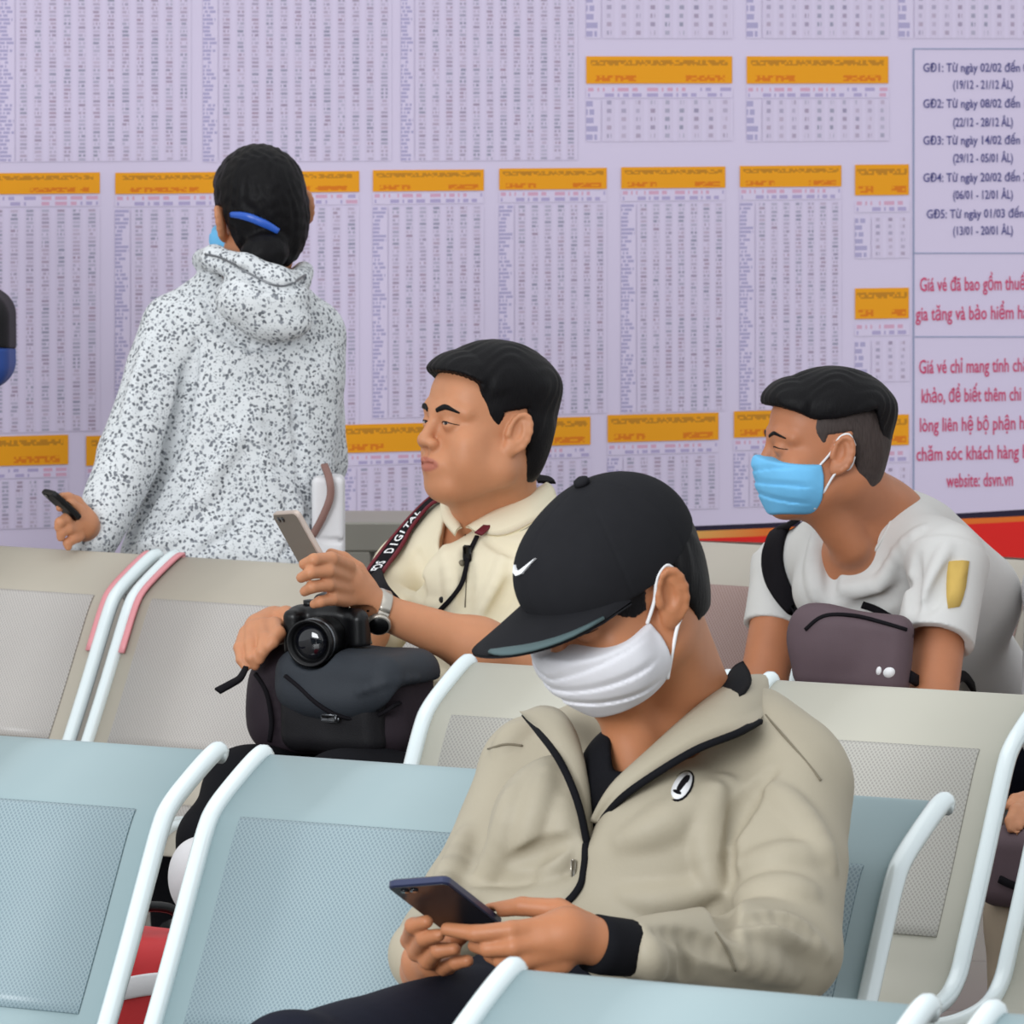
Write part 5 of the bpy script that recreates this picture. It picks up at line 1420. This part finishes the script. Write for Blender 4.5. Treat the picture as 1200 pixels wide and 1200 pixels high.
# ------------------------------------------------------------------ the man in the blue mask (right)
def right_man():
    bp = A(1128, 856, 10.28); RM = person((bp[0], bp[1], 0), 'man in a pale grey T-shirt and blue mask leaning forward at right')
    Mh = head_frame(A(988, 533, 9.66), (-.080, -.014, -.008), 80, -3, 1, .985)
    U, nb = A(1030, 672, 9.89), A(1022, 608, 9.86)
    SR, ER, WR = A(922, 662, 10.02), A(892, 815, 9.90), A(960, 905, 9.62)
    SL, EL, WL = A(1112, 656, 9.70), A(1090, 842, 9.56), A(1000, 918, 9.38)
    # bag worn on the chest
    bc = A(1000, 764, 9.56); bx = nrm([.93, -.36, -.06]); by = nrm(np.cross(bx, UPZ)) * -1
    if by[1] > 0: by = -by
    Rb = np.stack([bx, by, np.cross(bx, by)], 1)
    b = Sdf(); b.box(bc, (.097, .030, .066), Rb, .026, .01); b.ell(bc - bx * .05 + UPZ * .02 + by * .015, (.05, .022, .045), .04, Rb)
    BG = thing('chest_bag', bc - UPZ * .06, 'plum nylon chest bag worn by the man in the grey T-shirt', 'bag')
    S = Sdf(); head_ops(S, Mh, -.001, lid=.3, nose=-.9)
    S.cap(tf(Mh, (0, -.035, -.045)), nb, .054, .060, .03); S.cap(tf(Mh, (-.02, .02, -.08)), A(996, 640, 9.76), .028, .032, .035)
    S.cap(tf(Mh, (-.03, -.04, -.05)), A(1060, 600, 9.84), .028, .03, .03)
    S.cap(nb, U, .065, .08, .05); S.ell(A(1003, 662, 9.82), (.06, .05, .06), .04); S.cap(bp, U, .115, .105, .04, sq=(NROW, .6)); S.cap(U, SL, .045, .04, .04); S.cap(U, SR, .045, .04, .04)
    S.chain([SL, EL, WL], [.044, .040, .026], .02, kk=.02); S.chain([SR, ER, WR], [.044, .040, .026], .02, kk=.02)
    auto_hand(S, WL, (-.9, -.3, -.1), (0, .3, -1), (0, 1, .2)); auto_hand(S, WR, (.5, -.8, -.1), (0, .2, -1), (-1, 0, .2))
    S.seat_clear(*SEATS['rust-pinkperforated'], .022); S.sub_sdf(b, .004)
    fade = lambda p: np.clip((p[:, 2] - (-.02) - .6 * np.clip(p[:, 1] - .01, 0, 1)) / .02, 0, 1) * np.clip((.052 - p[:, 1]) / .012, 0, 1) * .0
    S.mesh('body', .0027, M['skin_c'], RM, head_tint(Mh)); eyes_brows(Mh, RM, (0, -.3), .85, S)
    # hair: cropped sides, longer swept top
    H = Sdf(); H.frame(Mh)
    H.fn(hair_fn([(.047, .075), (.043, .050), (.034, .026), (.022, .004), (.012, -.002), (.010, .022), (-.028, .030), (-.037, -.02), (-.052, -.070), (-.066, -.086), (-.2, -.086), (-.2, .2), (.05, .2)], .0022, .004, True, .0005), (0, -.01, .03), .15)
    hf = H.mesh('hair', .0025, M['hair_fade'], RM, label='short cropped hair at the sides')
    H2 = Sdf(); H2.frame(Mh)
    H2.fn(hair_fn([(.2, .070), (.09, .066), (.062, .058), (.035, .047), (.0, .051), (-.04, .062), (-.070, .068), (-.082, .03), (-.080, -.05), (-.2, -.05), (-.2, .2), (.2, .2)], .004, .024, False, .0010, .004), (0, -.01, .03), .16)
    H2.mesh('top_hair', .0025, M['hair'], RM)
    K_ = Sdf(); K_.frame(Mh); K_.fn(mask_fn(-.001, .011), (0, .06, -.06), .12); mk = K_.mesh('face_mask', .0024, M['mask_blue'], RM)
    for s in (-1, 1):
        for P in ([(s * .062, .022, -.030), (s * .073, .004, -.004), (s * .081, -.006, .020), (s * .0815, -.022, .026), (s * .079, -.034, .008)], [(s * .056, .022, -.098), (s * .070, .010, -.066), (s * .080, -.004, -.038), (s * .080, -.026, -.030), (s * .079, -.034, -.010)]):
            mesh_obj('ear_loop', *tube_vf([tf(Mh, q) for q in catmull(P, 6)], .0020, 8), M['white_print'], mk)
    for P in ([(-.060, .0245, -.030), (-.0585, .0285, -.064), (-.054, .0245, -.100)],):
        surf = [tf(Mh, q + np.array([-.0035, 0, 0])) for q in catmull(P, 6)]; mesh_obj('mask_edge', *tube_vf(surf, .0030, 8), M['white_print'], mk)
    # T-shirt
    T = Sdf(); T.cap(bp, U, .165, .142, .05, sq=(NROW, .80)); T.cap(A(1050, 625, 9.86), SL, .056, .062, .05); T.cap(A(985, 640, 9.92), SR, .05, .054, .05)
    T.ell(A(1000, 690, 9.84), (.10, .075, .07), .05); T.cap(A(1080, 640, 9.92), A(1135, 700, 10.0), .075, .09, .05)
    T.cap(SL, A(1096, 752, 9.615), .062, .0635, .02, 'add', True); T.cap(SR, A(908, 736, 9.97), .056, .054, .02, 'add', True)
    T.cap(A(1096, 735, 9.63), A(1095, 760, 9.61), .047, .049, .002, 'sub', True); T.cap(A(911, 722, 9.975), A(907, 745, 9.965), .043, .043, .002, 'sub', True)
    T.cap(A(1014, 540, 9.84), A(1010, 612, 9.84), .068, .030, .008, 'sub')
    T.prism([(966, 585), (978, 620), (987, 648), (996, 666), (1008, 652), (1028, 618), (1042, 585), (1040, 545), (980, 560)], 9.0, 9.93, .004)
    for pts, r, cut in (([(975, 620), (972, 660), (975, 700)], .008, True), ([(955, 630), (952, 665), (955, 700)], .008, False), ([(990, 690), (1020, 690), (1050, 672)], .010, False), ([(1000, 712), (1040, 705), (1072, 680)], .009, True),
                        ([(1075, 655), (1070, 690), (1072, 720)], .008, True), ([(1110, 640), (1096, 670), (1085, 700)], .008, False), ([(1118, 660), (1104, 690), (1088, 715)], .007, True),
                        ([(1080, 620), (1050, 650), (1030, 690)], .008, False)):
        T.fold(pts, r, .018, 9.0, 10.6, .3, cut)
    T.seat_clear(*SEATS['rust-pinkperforated']); T.sub_sdf(b, .004)
    tee = T.mesh('t_shirt', .0036, M['tee'], RM, disp=wrinkle(.0012, 28, 7))
    surf_tube('neckband', T, [(958, 598), (972, 626), (984, 654), (995, 672), (1014, 660), (1037, 626), (1051, 592), (1050, 568)], .0026, M['tee'], tee, .0004, 9, 10.5, 5)
    print_on('sleeve_print', T, [(1121, 685), (1135, 658), (1128, 657), (1120, 657), (1112, 658), (1110, 670), (1109, 685), (1110, 700), (1111, 713), (1118, 712), (1124, 711), (1128, 700), (1131, 688), (1133, 672)], M['patch_yellow'], tee, .003, 9, 10.5)
    print_on('chest_print', T, [(1042, 728), (1062, 728), (1030, 719), (1026, 726), (1044, 737)], M['patch_yellow'], tee, .001, 9, 10.5)
    # trousers and shoes
    R_ = Sdf(); kL, kR = A(985, 930, 9.45), A(905, 905, 9.62)
    R_.cap(A(1105, 905, 10.2), kL, .09, .066, .03); R_.cap(A(1080, 890, 10.35), kR, .09, .066, .03); R_.cap(A(1160, 895, 10.2), A(1090, 885, 10.38), .11, .11, .04)
    for k in (kL, kR): R_.chain([k, np.array([k[0] - .02, k[1] - .02, .1])], [.064, .044], .03)
    R_.seat_clear(*SEATS['rust-pinkperforated']); R_.sub_sdf(b, .004); R_.mesh('trousers', .006, M['navy_cloth'], RM)
    for k in (kL, kR):
        q = np.array([k[0] - .02, k[1] - .02, 0]); s = Sdf(); s.cap(q + (0, 0, .05), q + NROW * .16 + (0, 0, .035), .046, .038, .02); s.cap(q + (0, 0, .06), q + (0, 0, .11), .045, .042, .02); s.plane(q + (0, 0, .002), (0, 0, -1)); s.mesh('shoe', .007, M['black_plastic'], RM)
    b.mesh('body', .0036, M['plum_bag'], BG, disp=wrinkle(.0012, 30, 3))
    surf_strap('zip_tape', b, [(944, 738), (965, 722), (1000, 722), (1035, 730), (1062, 738)], .006, .003, M['strap_black'], BG, .001, 9, 10)
    print_on('white_mark', b, oval(1042, 788, 7, 6, -20), M['white_print'], BG, .0012, 9, 10); print_on('white_mark', b, oval(1030, 786, 3, 5, 10), M['white_print'], BG, .0012, 9, 10)
    P, N = T.line([(932, 606), (916, 626), (908, 655), (914, 690), (930, 718)], 9.2, 10.6, 6, .008)
    P = np.vstack([P, A(940, 742, 9.62), A(945, 768, 9.60)]); N = np.vstack([N, nrm([-.4, -.9, 0]), nrm([-.4, -.9, 0])])
    mesh_obj('shoulder_strap', *strap_vf(P, N, [.040, .046, .042, .034, .024], .006), M['strap_black'], BG)
    P, N = T.line([(1066, 738), (1050, 727), (1030, 716), (1010, 708)], 9.2, 10.6, 5, .002); P[0] = bc + bx * .095 + UPZ * .035
    mesh_obj('shoulder_strap', *strap_vf(P, N, .012, .004), M['strap_black'], BG)
    mesh_obj('shoulder_strap', *strap_vf(catmull([bc + bx * .095 - UPZ * .03, A(1100, 810, 9.68), A(1126, 792, 9.80), A(1140, 806, 9.95)], 5), np.array([.2, -.9, .3]), .02, .005), M['strap_black'], BG)
right_man()

# ------------------------------------------------------------------ the woman reading the board
def woman():
    bp = A(262, 700, 11.2); WO = person((bp[0], bp[1], 0), 'woman seen from behind in a speckled hooded jacket reading the board')
    Mh = head_frame(A(305, 247, 11.2), (0, 0, 0), 160, -4, -9, 1.04)
    U, nb = A(290, 372, 11.2), A(300, 318, 11.2)
    SL, EL, WL = A(206, 385, 11.2), A(152, 535, 11.12), A(104, 622, 10.98)
    SR, ER, WR = A(362, 392, 11.24), A(368, 540, 11.32), A(300, 560, 11.05 + .45)
    S = Sdf(); head_ops(S, Mh, 0, lid=.6)
    S.cap(tf(Mh, (0, -.03, -.05)), nb, .05, .056, .03); S.cap(nb, U, .05, .06, .04); S.cap(bp, U, .08, .06, .04); S.cap(U, SL, .035, .03, .03); S.cap(U, SR, .035, .03, .03)
    S.chain([SL, EL, WL], [.034, .034, .022], .02, kk=.02); S.chain([SR, ER, WR], [.04, .034, .022], .02, kk=.02)
    f = lambda *a: [A(*q) for q in a]
    hand_ops(S, [(WL, .023), (A(98, 614, 10.95), .026), (A(90, 610, 10.935), .024)], [
        (f((92, 598, 10.93), (84, 592, 10.92), (76, 592, 10.90), (70, 595, 10.895)), [.0115, .0105, .009, .0075]),
        (f((88, 610, 10.92), (78, 608, 10.90), (70, 612, 10.885), (68, 618, 10.885)), [.0115, .0105, .009, .0075]),
        (f((89, 620, 10.92), (80, 620, 10.90), (72, 624, 10.89), (71, 630, 10.89)), [.011, .010, .009, .0075]),
        (f((92, 629, 10.925), (85, 632, 10.91), (79, 636, 10.90), (80, 641, 10.90)), [.0105, .0095, .0082, .007]),
        (f((98, 600, 10.95), (90, 588, 10.945), (80, 583, 10.93), (73, 582, 10.92)), [.014, .011, .0095, .008])])
    auto_hand(S, WR, (-.6, .6, .3), (-.3, -.5, .8), (0, .6, .8), .92)
    # her phone, seen along its edge
    pa, pb_ = A(53, 573, 10.90), A(84, 602, 10.92); v = nrm(pb_ - pa); w = nrm(np.cross(v, [0, 1, 0])); u = np.cross(v, w); hv = np.linalg.norm(pb_ - pa) / 2
    cen = (pa + pb_) / 2; u = nrm(u * .9 + w * .25); u = nrm(u - v * (u @ v))
    PH = [cen - u * .036 - v * .028, cen + u * .034 - v * .028, cen + u * .034 + v * .045, cen - u * .034 + v * .045]
    phone_sub(S, PH, .009)
    S.mesh('body', .003, M['skin_b'], WO, head_tint(Mh)); eyes_brows(Mh, WO)
    cn = sum(PH) / 4; ph = thing('smartphone', cn, 'black phone held low by the woman in the speckled jacket', 'phone'); phone_at(ph, *PH, M['black_plastic'], M['black_plastic'], .009)
    H = Sdf(); H.frame(Mh)
    hf = hair_fn([(.2, .062), (.07, .058), (.045, .03), (.03, .0), (.012, -.02), (.004, .018), (-.026, .026), (-.036, -.03), (-.05, -.10), (-.2, -.13), (-.2, .2), (.2, .2)], .007, .010, True, .0012)
    H.fn(hf, (0, -.01, .02), .17); H.ell((-.034, -.106, -.060), (.044, .036, .036), .010)
    hr = H.mesh('hair', .003, M['hair'], WO, disp=wrinkle(.0012, 160, 3))
    P, N = H.line([(273, 251), (285, 252), (300, 257), (315, 264), (325, 271)], 10.5, 11.8, 5, .003)
    mesh_obj('hair_clip', *strap_vf(P, N, [.010, .015, .015, .011], .005), M['blue_clip'], hr)
    surf_tube('clip_teeth', H, [(277, 263), (298, 268), (320, 279)], .0028, M['blue_clip'], hr, .001, 10.5, 11.8) if False else None
    # face mask just showing at the cheek
    K_ = Sdf(); K_.frame(Mh); K_.fn(mask_fn(0), (0, .06, -.06), .12); K_.mesh('face_mask', .0035, M['mask_blue'], WO)
    # hooded jacket
    J = Sdf(); J.cap(A(256, 690, 11.15), A(288, 400, 11.2), .178, .135, .05, sq=((0, 1, 0), .72)); J.ell(A(262, 655, 11.12), (.185, .13, .10), .05)
    J.cap(A(280, 345, 11.2), SL, .062, .062, .05); J.cap(A(310, 350, 11.2), SR, .062, .062, .05)
    J.chain([SL, A(152, 535, 11.09), A(110, 632, 11.0)], [.066, .060, .046], .012, kk=.012); J.chain([SR, ER, WR], [.064, .058, .045], .025, kk=.03); J.cap(A(350, 450, 11.2), A(345, 600, 11.2), .08, .07, .05)
    J.cap(A(300, 280, 11.19), A(296, 345, 11.19), .062, .066, .02, 'sub')
    # hood lying on her back
    J.ell(A(308, 352, 11.06), (.088, .07, .062), .010); J.ell(A(325, 378, 11.05), (.066, .05, .035), .02)
    J.chain([A(238, 305, 11.20), A(252, 302, 11.11), A(285, 315, 11.05), A(322, 330, 11.05), A(350, 330, 11.12), A(356, 318, 11.22)], [.020, .024, .026, .026, .022, .018], .014, kk=.014)
    for pts, r, cut in (([(230, 400), (222, 440), (212, 485), (197, 535), (172, 590), (148, 640)], .022, True), ([(235, 345), (262, 392), (310, 408), (350, 398)], .010, True), ([(245, 300), (285, 320), (330, 340), (358, 330)], .009, True),
                        ([(255, 560), (230, 590), (195, 610)], .012, False), ([(285, 500), (262, 540), (235, 565)], .010, False), ([(290, 470), (310, 540), (330, 600)], .010, False), ([(340, 430), (350, 500), (352, 560)], .010, True),
                        ([(215, 625), (190, 635), (165, 640)], .010, False), ([(330, 560), (345, 590), (350, 620)], .010, False), ([(175, 400), (160, 450), (148, 500)], .009, False), ([(290, 600), (262, 630), (230, 650)], .010, True), ([(360, 600), (350, 630), (330, 650)], .010, True)):
        J.fold(pts, r, .010 if cut else .022, 10.4, 12, -.1 if cut else .3, cut)
    J.plane(A(250, 704, 11.15), (0, 0, -1), .01)
    J.sub_sdf(S, .001) if False else None
    jk = J.mesh('hooded_jacket', .0042, M['speckle'], WO, disp=wrinkle(.003, 26, 3))
    surf_tube('hood_edge', J, [(240, 298), (262, 303), (295, 322), (330, 336), (358, 322)], .0022, M['steel'], jk, .0005, 10.4, 12)
    R_ = Sdf(); a = np.array([bp[0] + .09, bp[1], .10]); b = np.array([bp[0] - .09, bp[1], .10])
    for q in (a, b): R_.cap(q + (0, 0, .68), q, .085, .05, .03); 
    R_.mesh('trousers', .007, M['black_cloth'], WO)
    for q in (a, b):
        q = np.array([q[0], q[1] - .04, 0]); s = Sdf(); s.cap(q + (0, 0, .05), q + np.array([0, .15, .035]), .042, .036, .02); s.cap(q + (0, .03, .06), q + (0, .03, .11), .045, .042, .02); s.plane(q + (0, 0, .002), (0, 0, -1)); s.mesh('shoe', .008, M['black_plastic'], WO)
    # white tote hanging at her right side
    tc = A(385, 612, 11.12); TB = thing('tote_bag', tc - UPZ * .09, 'white canvas bag with a brown strap hanging beside the speckled jacket', 'bag')
    t = Sdf(); t.box(tc, (.030, .05, .088), np.eye(3), .012, .01); t.fold([(376, 632), (390, 634), (404, 633)], .004, .006, 10.4, 12, .2, True); t.sub_sdf(J, .002); t.mesh('body', .004, M['white_cloth'], TB)
    mesh_obj('strap', *strap_vf(catmull(P3([(366, 628, 11.06), (378, 606, 11.055), (387, 582, 11.055), (386, 562, 11.06), (380, 545, 11.09)]), 6), np.array([.2, -1, .1]), .014, .004), M['brown_strap'], TB)
woman()

# ------------------------------------------------------------------ people at the picture's edges
def edge_people():
    # left edge: someone standing, only the backpack reaches into view
    c = A(-100, 420, 11.7); LP = person((c[0], c[1], 0), 'person mostly hidden past the left edge, black and blue backpack showing')
    Mh = head_frame(A(-127, 225, 11.7), (0, 0, 0), 100, 0, 0, 1.0)
    S = Sdf(); head_ops(S, Mh, 0); S.cap(A(-124, 260, 11.7), A(-117, 330, 11.7), .055, .06, .03); S.cap(A(-117, 350, 11.7), A(-117, 650, 11.7), .12, .13, .05); S.cap(A(-117, 345, 11.55), A(-127, 520, 11.52), .045, .04, .03); S.chain([A(-127, 520, 11.52), A(-192, 600, 11.55)], [.04, .025], .03); auto_hand(S, A(-192, 600, 11.55), (-1, 0, -.5), (0, 1, 0), (0, 0, 1))
    S.mesh('body', .005, M['skin_b'], LP, head_tint(Mh))
    H = Sdf(); H.frame(Mh); H.fn(hair_fn([(.2, .07), (.05, .06), (.03, -.01), (.01, .022), (-.03, .03), (-.05, -.08), (-.2, -.09), (-.2, .2), (.2, .2)], .006, .016), (0, -.01, .03), .16); H.mesh('hair', .005, M['hair'], LP)
    J = Sdf(); J.cap(A(-117, 360, 11.7), A(-117, 660, 11.7), .14, .15, .05); J.cap(A(-117, 352, 11.56), A(-127, 515, 11.52), .078, .066, .04); J.mesh('jacket', .007, M['navy_cloth'], LP)
    R_ = Sdf(); g = A(-117, 660, 11.7)
    for dy in (-.09, .09):
        q = np.array([g[0], g[1] + dy, .09]); R_.cap(np.array([g[0], g[1] + dy, g[2]]), q, .09, .05, .03)
        s = Sdf(); q = np.array([g[0], g[1] + dy, 0]); s.cap(q + (0, 0, .05), q + np.array([-.15, 0, .035]), .042, .036, .02); s.plane(q + (0, 0, .002), (0, 0, -1)); s.mesh('shoe', .009, M['black_plastic'], LP)
    R_.mesh('trousers', .008, M['black_cloth'], LP)
    B = Sdf(); B.box(A(-27, 398, 11.7), (.070, .13, .100), np.eye(3), .055, .01); B.prism([(-200, 300), (100, 300), (100, 410), (-200, 402)], 9, 13, .003, 'int2' if False else 'sub')
    B2 = Sdf(); B2.box(A(-27, 398, 11.7), (.071, .13, .100), np.eye(3), .055, .01); B2.prism([(-200, 402), (100, 411), (100, 520), (-200, 520)], 9, 13, .003, 'sub')
    bk = B2.mesh('backpack', .004, M['bag_black'], LP); B.mesh('lower_pocket', .004, M['blue_bag'], bk)
    # right edge: lap and hand of someone seated, seen between two seats
    bp = A(1345, 930, 10.0); RP = person((bp[0], bp[1], 0), 'person mostly hidden past the right edge, beige trousers and plum bag on the lap')
    Mh = head_frame(A(1300, 500, 9.7), (0, 0, 0), 30, 0, 0, 1.0)
    U = A(1335, 690, 9.85)
    bc = A(1206, 1016, 9.22); bg = thing('handbag', bc - UPZ * .05, 'plum handbag glimpsed at the right edge between two seats', 'bag')
    b = Sdf(); b.box(bc, (.075, .05, .062), RROW, .03, .01)
    S = Sdf(); head_ops(S, Mh, 0); S.cap(tf(Mh, (0, -.03, -.05)), A(1325, 620, 9.88), .055, .06, .03); S.cap(U, bp, .12, .12, .04)
    SR = A(1245, 690, 9.95); WR = A(1222, 940, 9.36); S.chain([SR, A(1235, 860, 9.75), WR], [.045, .038, .025], .03, kk=.02)
    hand_ops(S, [(WR, .024), (A(1208, 948, 9.30), .027)], [(P3([(1200, 944, 9.27), (1190, 950, 9.23), (1184, 962, 9.205), (1185, 972, 9.195)]), [.012, .0105, .009, .0075]), (P3([(1206, 950, 9.265), (1197, 958, 9.225), (1192, 970, 9.20), (1193, 980, 9.19)]), [.012, .0105, .009, .0075]),
        (P3([(1212, 954, 9.265), (1205, 964, 9.225), (1201, 976, 9.20)]), [.0115, .010, .008]), (P3([(1219, 956, 9.27), (1214, 968, 9.23), (1212, 978, 9.21)]), [.011, .009, .0075]), (P3([(1200, 938, 9.31), (1190, 938, 9.28), (1183, 944, 9.255)]), [.014, .011, .0085])])
    SLr = A(1430, 700, 9.65); S.chain([SLr, A(1440, 880, 9.5), A(1330, 960, 9.25)], [.045, .038, .025], .03, kk=.02); auto_hand(S, A(1330, 960, 9.25), (-1, -.3, -.2), (0, .3, -1), (0, 1, .3))
    S.sub_sdf(b); S.seat_clear(*SEATS['rust-pinkperforated'], .022); S.mesh('body', .004, M['skin_b'], RP, head_tint(Mh))
    H = Sdf(); H.frame(Mh); H.fn(hair_fn([(.2, .07), (.05, .06), (.03, -.01), (.01, .022), (-.03, .03), (-.05, -.08), (-.2, -.09), (-.2, .2), (.2, .2)], .006, .016), (0, -.01, .03), .16); H.mesh('hair', .006, M['hair'], RP)
    J = Sdf(); J.cap(bp, U, .15, .14, .05); J.cap(U, SR, .06, .06, .04); J.cap(U, SLr, .06, .06, .04); J.cap(SR, A(1235, 860, 9.75), .062, .056, .03); J.cap(SLr, A(1440, 880, 9.5), .062, .056, .03); J.seat_clear(*SEATS['rust-pinkperforated']); J.mesh('shirt', .007, M['white_cloth'], RP)
    R_ = Sdf(); kR, kL = A(1206, 1075, 9.28), A(1330, 1090, 9.15)
    R_.cap(A(1320, 970, 9.98), kR, .09, .066, .03); R_.cap(A(1410, 980, 9.85), kL, .09, .066, .03); R_.cap(A(1320, 960, 10.0), A(1420, 960, 9.88), .11, .11, .04)
    for k in (kR, kL): R_.chain([k, np.array([k[0] - .02, k[1] - .02, .1])], [.064, .046], .03)
    R_.seat_clear(*SEATS['rust-pinkperforated']); R_.sub_sdf(b, .002); R_.mesh('trousers', .006, M['beige_cloth'], RP, disp=wrinkle(.002, 25, 2))
    for k in (kR, kL):
        q = np.array([k[0] - .02, k[1] - .02, 0]); s = Sdf(); s.cap(q + (0, 0, .05), q + NROW * .16 + (0, 0, .035), .046, .038, .02); s.cap(q + (0, 0, .06), q + (0, 0, .11), .045, .042, .02); s.plane(q + (0, 0, .002), (0, 0, -1)); s.mesh('shoe', .009, M['black_plastic'], RP)
    b.mesh('body', .004, M['plum_bag'], bg); surf_strap('strap', b, [(1172, 1030), (1195, 1040), (1225, 1045)], .012, .004, M['strap_black'], bg, .002, 8.5, 10)
edge_people()

# ------------------------------------------------------------------ red bag on the floor between the rows, white roll beside it
rc = A(196, 1180, 8.75); RB = thing('travel_bag', (rc[0], rc[1], 0), 'red travel bag with a white band on the floor behind the front seats', 'bag')
r_ = Sdf(); hz = A(196, 1090, 8.75)[2] / 2; r_.box((rc[0] - .02, rc[1], hz), (.10, .09, hz - .003), RROW, .05, .01)
r_.mesh('body', .006, M['red'], RB, disp=wrinkle(.002, 25, 6))
surf_strap('white_band', r_, [(140, 1160), (170, 1154), (196, 1152), (225, 1154)], .032, .006, M['white_cloth'], RB, .002, 8, 9.5)
mesh_obj('handle', *tube_vf(catmull([(rc[0] - .07, rc[1], 2 * hz - .012), (rc[0] - .05, rc[1], 2 * hz + .03), (rc[0] + .01, rc[1], 2 * hz + .03), (rc[0] + .03, rc[1], 2 * hz - .012)], 6), .008, 8), M['black_plastic'], RB)

# ------------------------------------------------------------------ low grey cabinet behind the bag strap
gc = A(436, 612, 12.0); GC = thing('low_cabinet', (gc[0], gc[1], 0), 'low grey metal cabinet under the board, between the woman and the man in cream', 'cabinet')
hc = gc[2]; mesh_obj('body', *box_vf((gc[0], gc[1] + .16, hc / 2 + .004), (.17, .15, hc / 2 - .012), np.eye(3), .008), M['grey_cab'], GC, False)
mesh_obj('top', *box_vf((gc[0], gc[1] + .155, hc - .030), (.172, .158, .030), np.eye(3), .004), M['grey_cab'], GC, False)
for sx in (-1, 1):
    dr = mesh_obj('door', *box_vf((gc[0] + sx * .082, gc[1] + .004, hc * .5), (.078, .006, hc * .5 - .06), np.eye(3), .003), M['grey_cab'], GC, False)
    mesh_obj('handle', *box_vf((gc[0] + sx * .02, gc[1] - .008, hc * .62), (.006, .008, .04), np.eye(3), .003), M['steel'], dr, False)
mesh_obj('plinth', *box_vf((gc[0], gc[1] + .16, .011), (.15, .13, .011), np.eye(3), .003), M['steel'], GC, False)
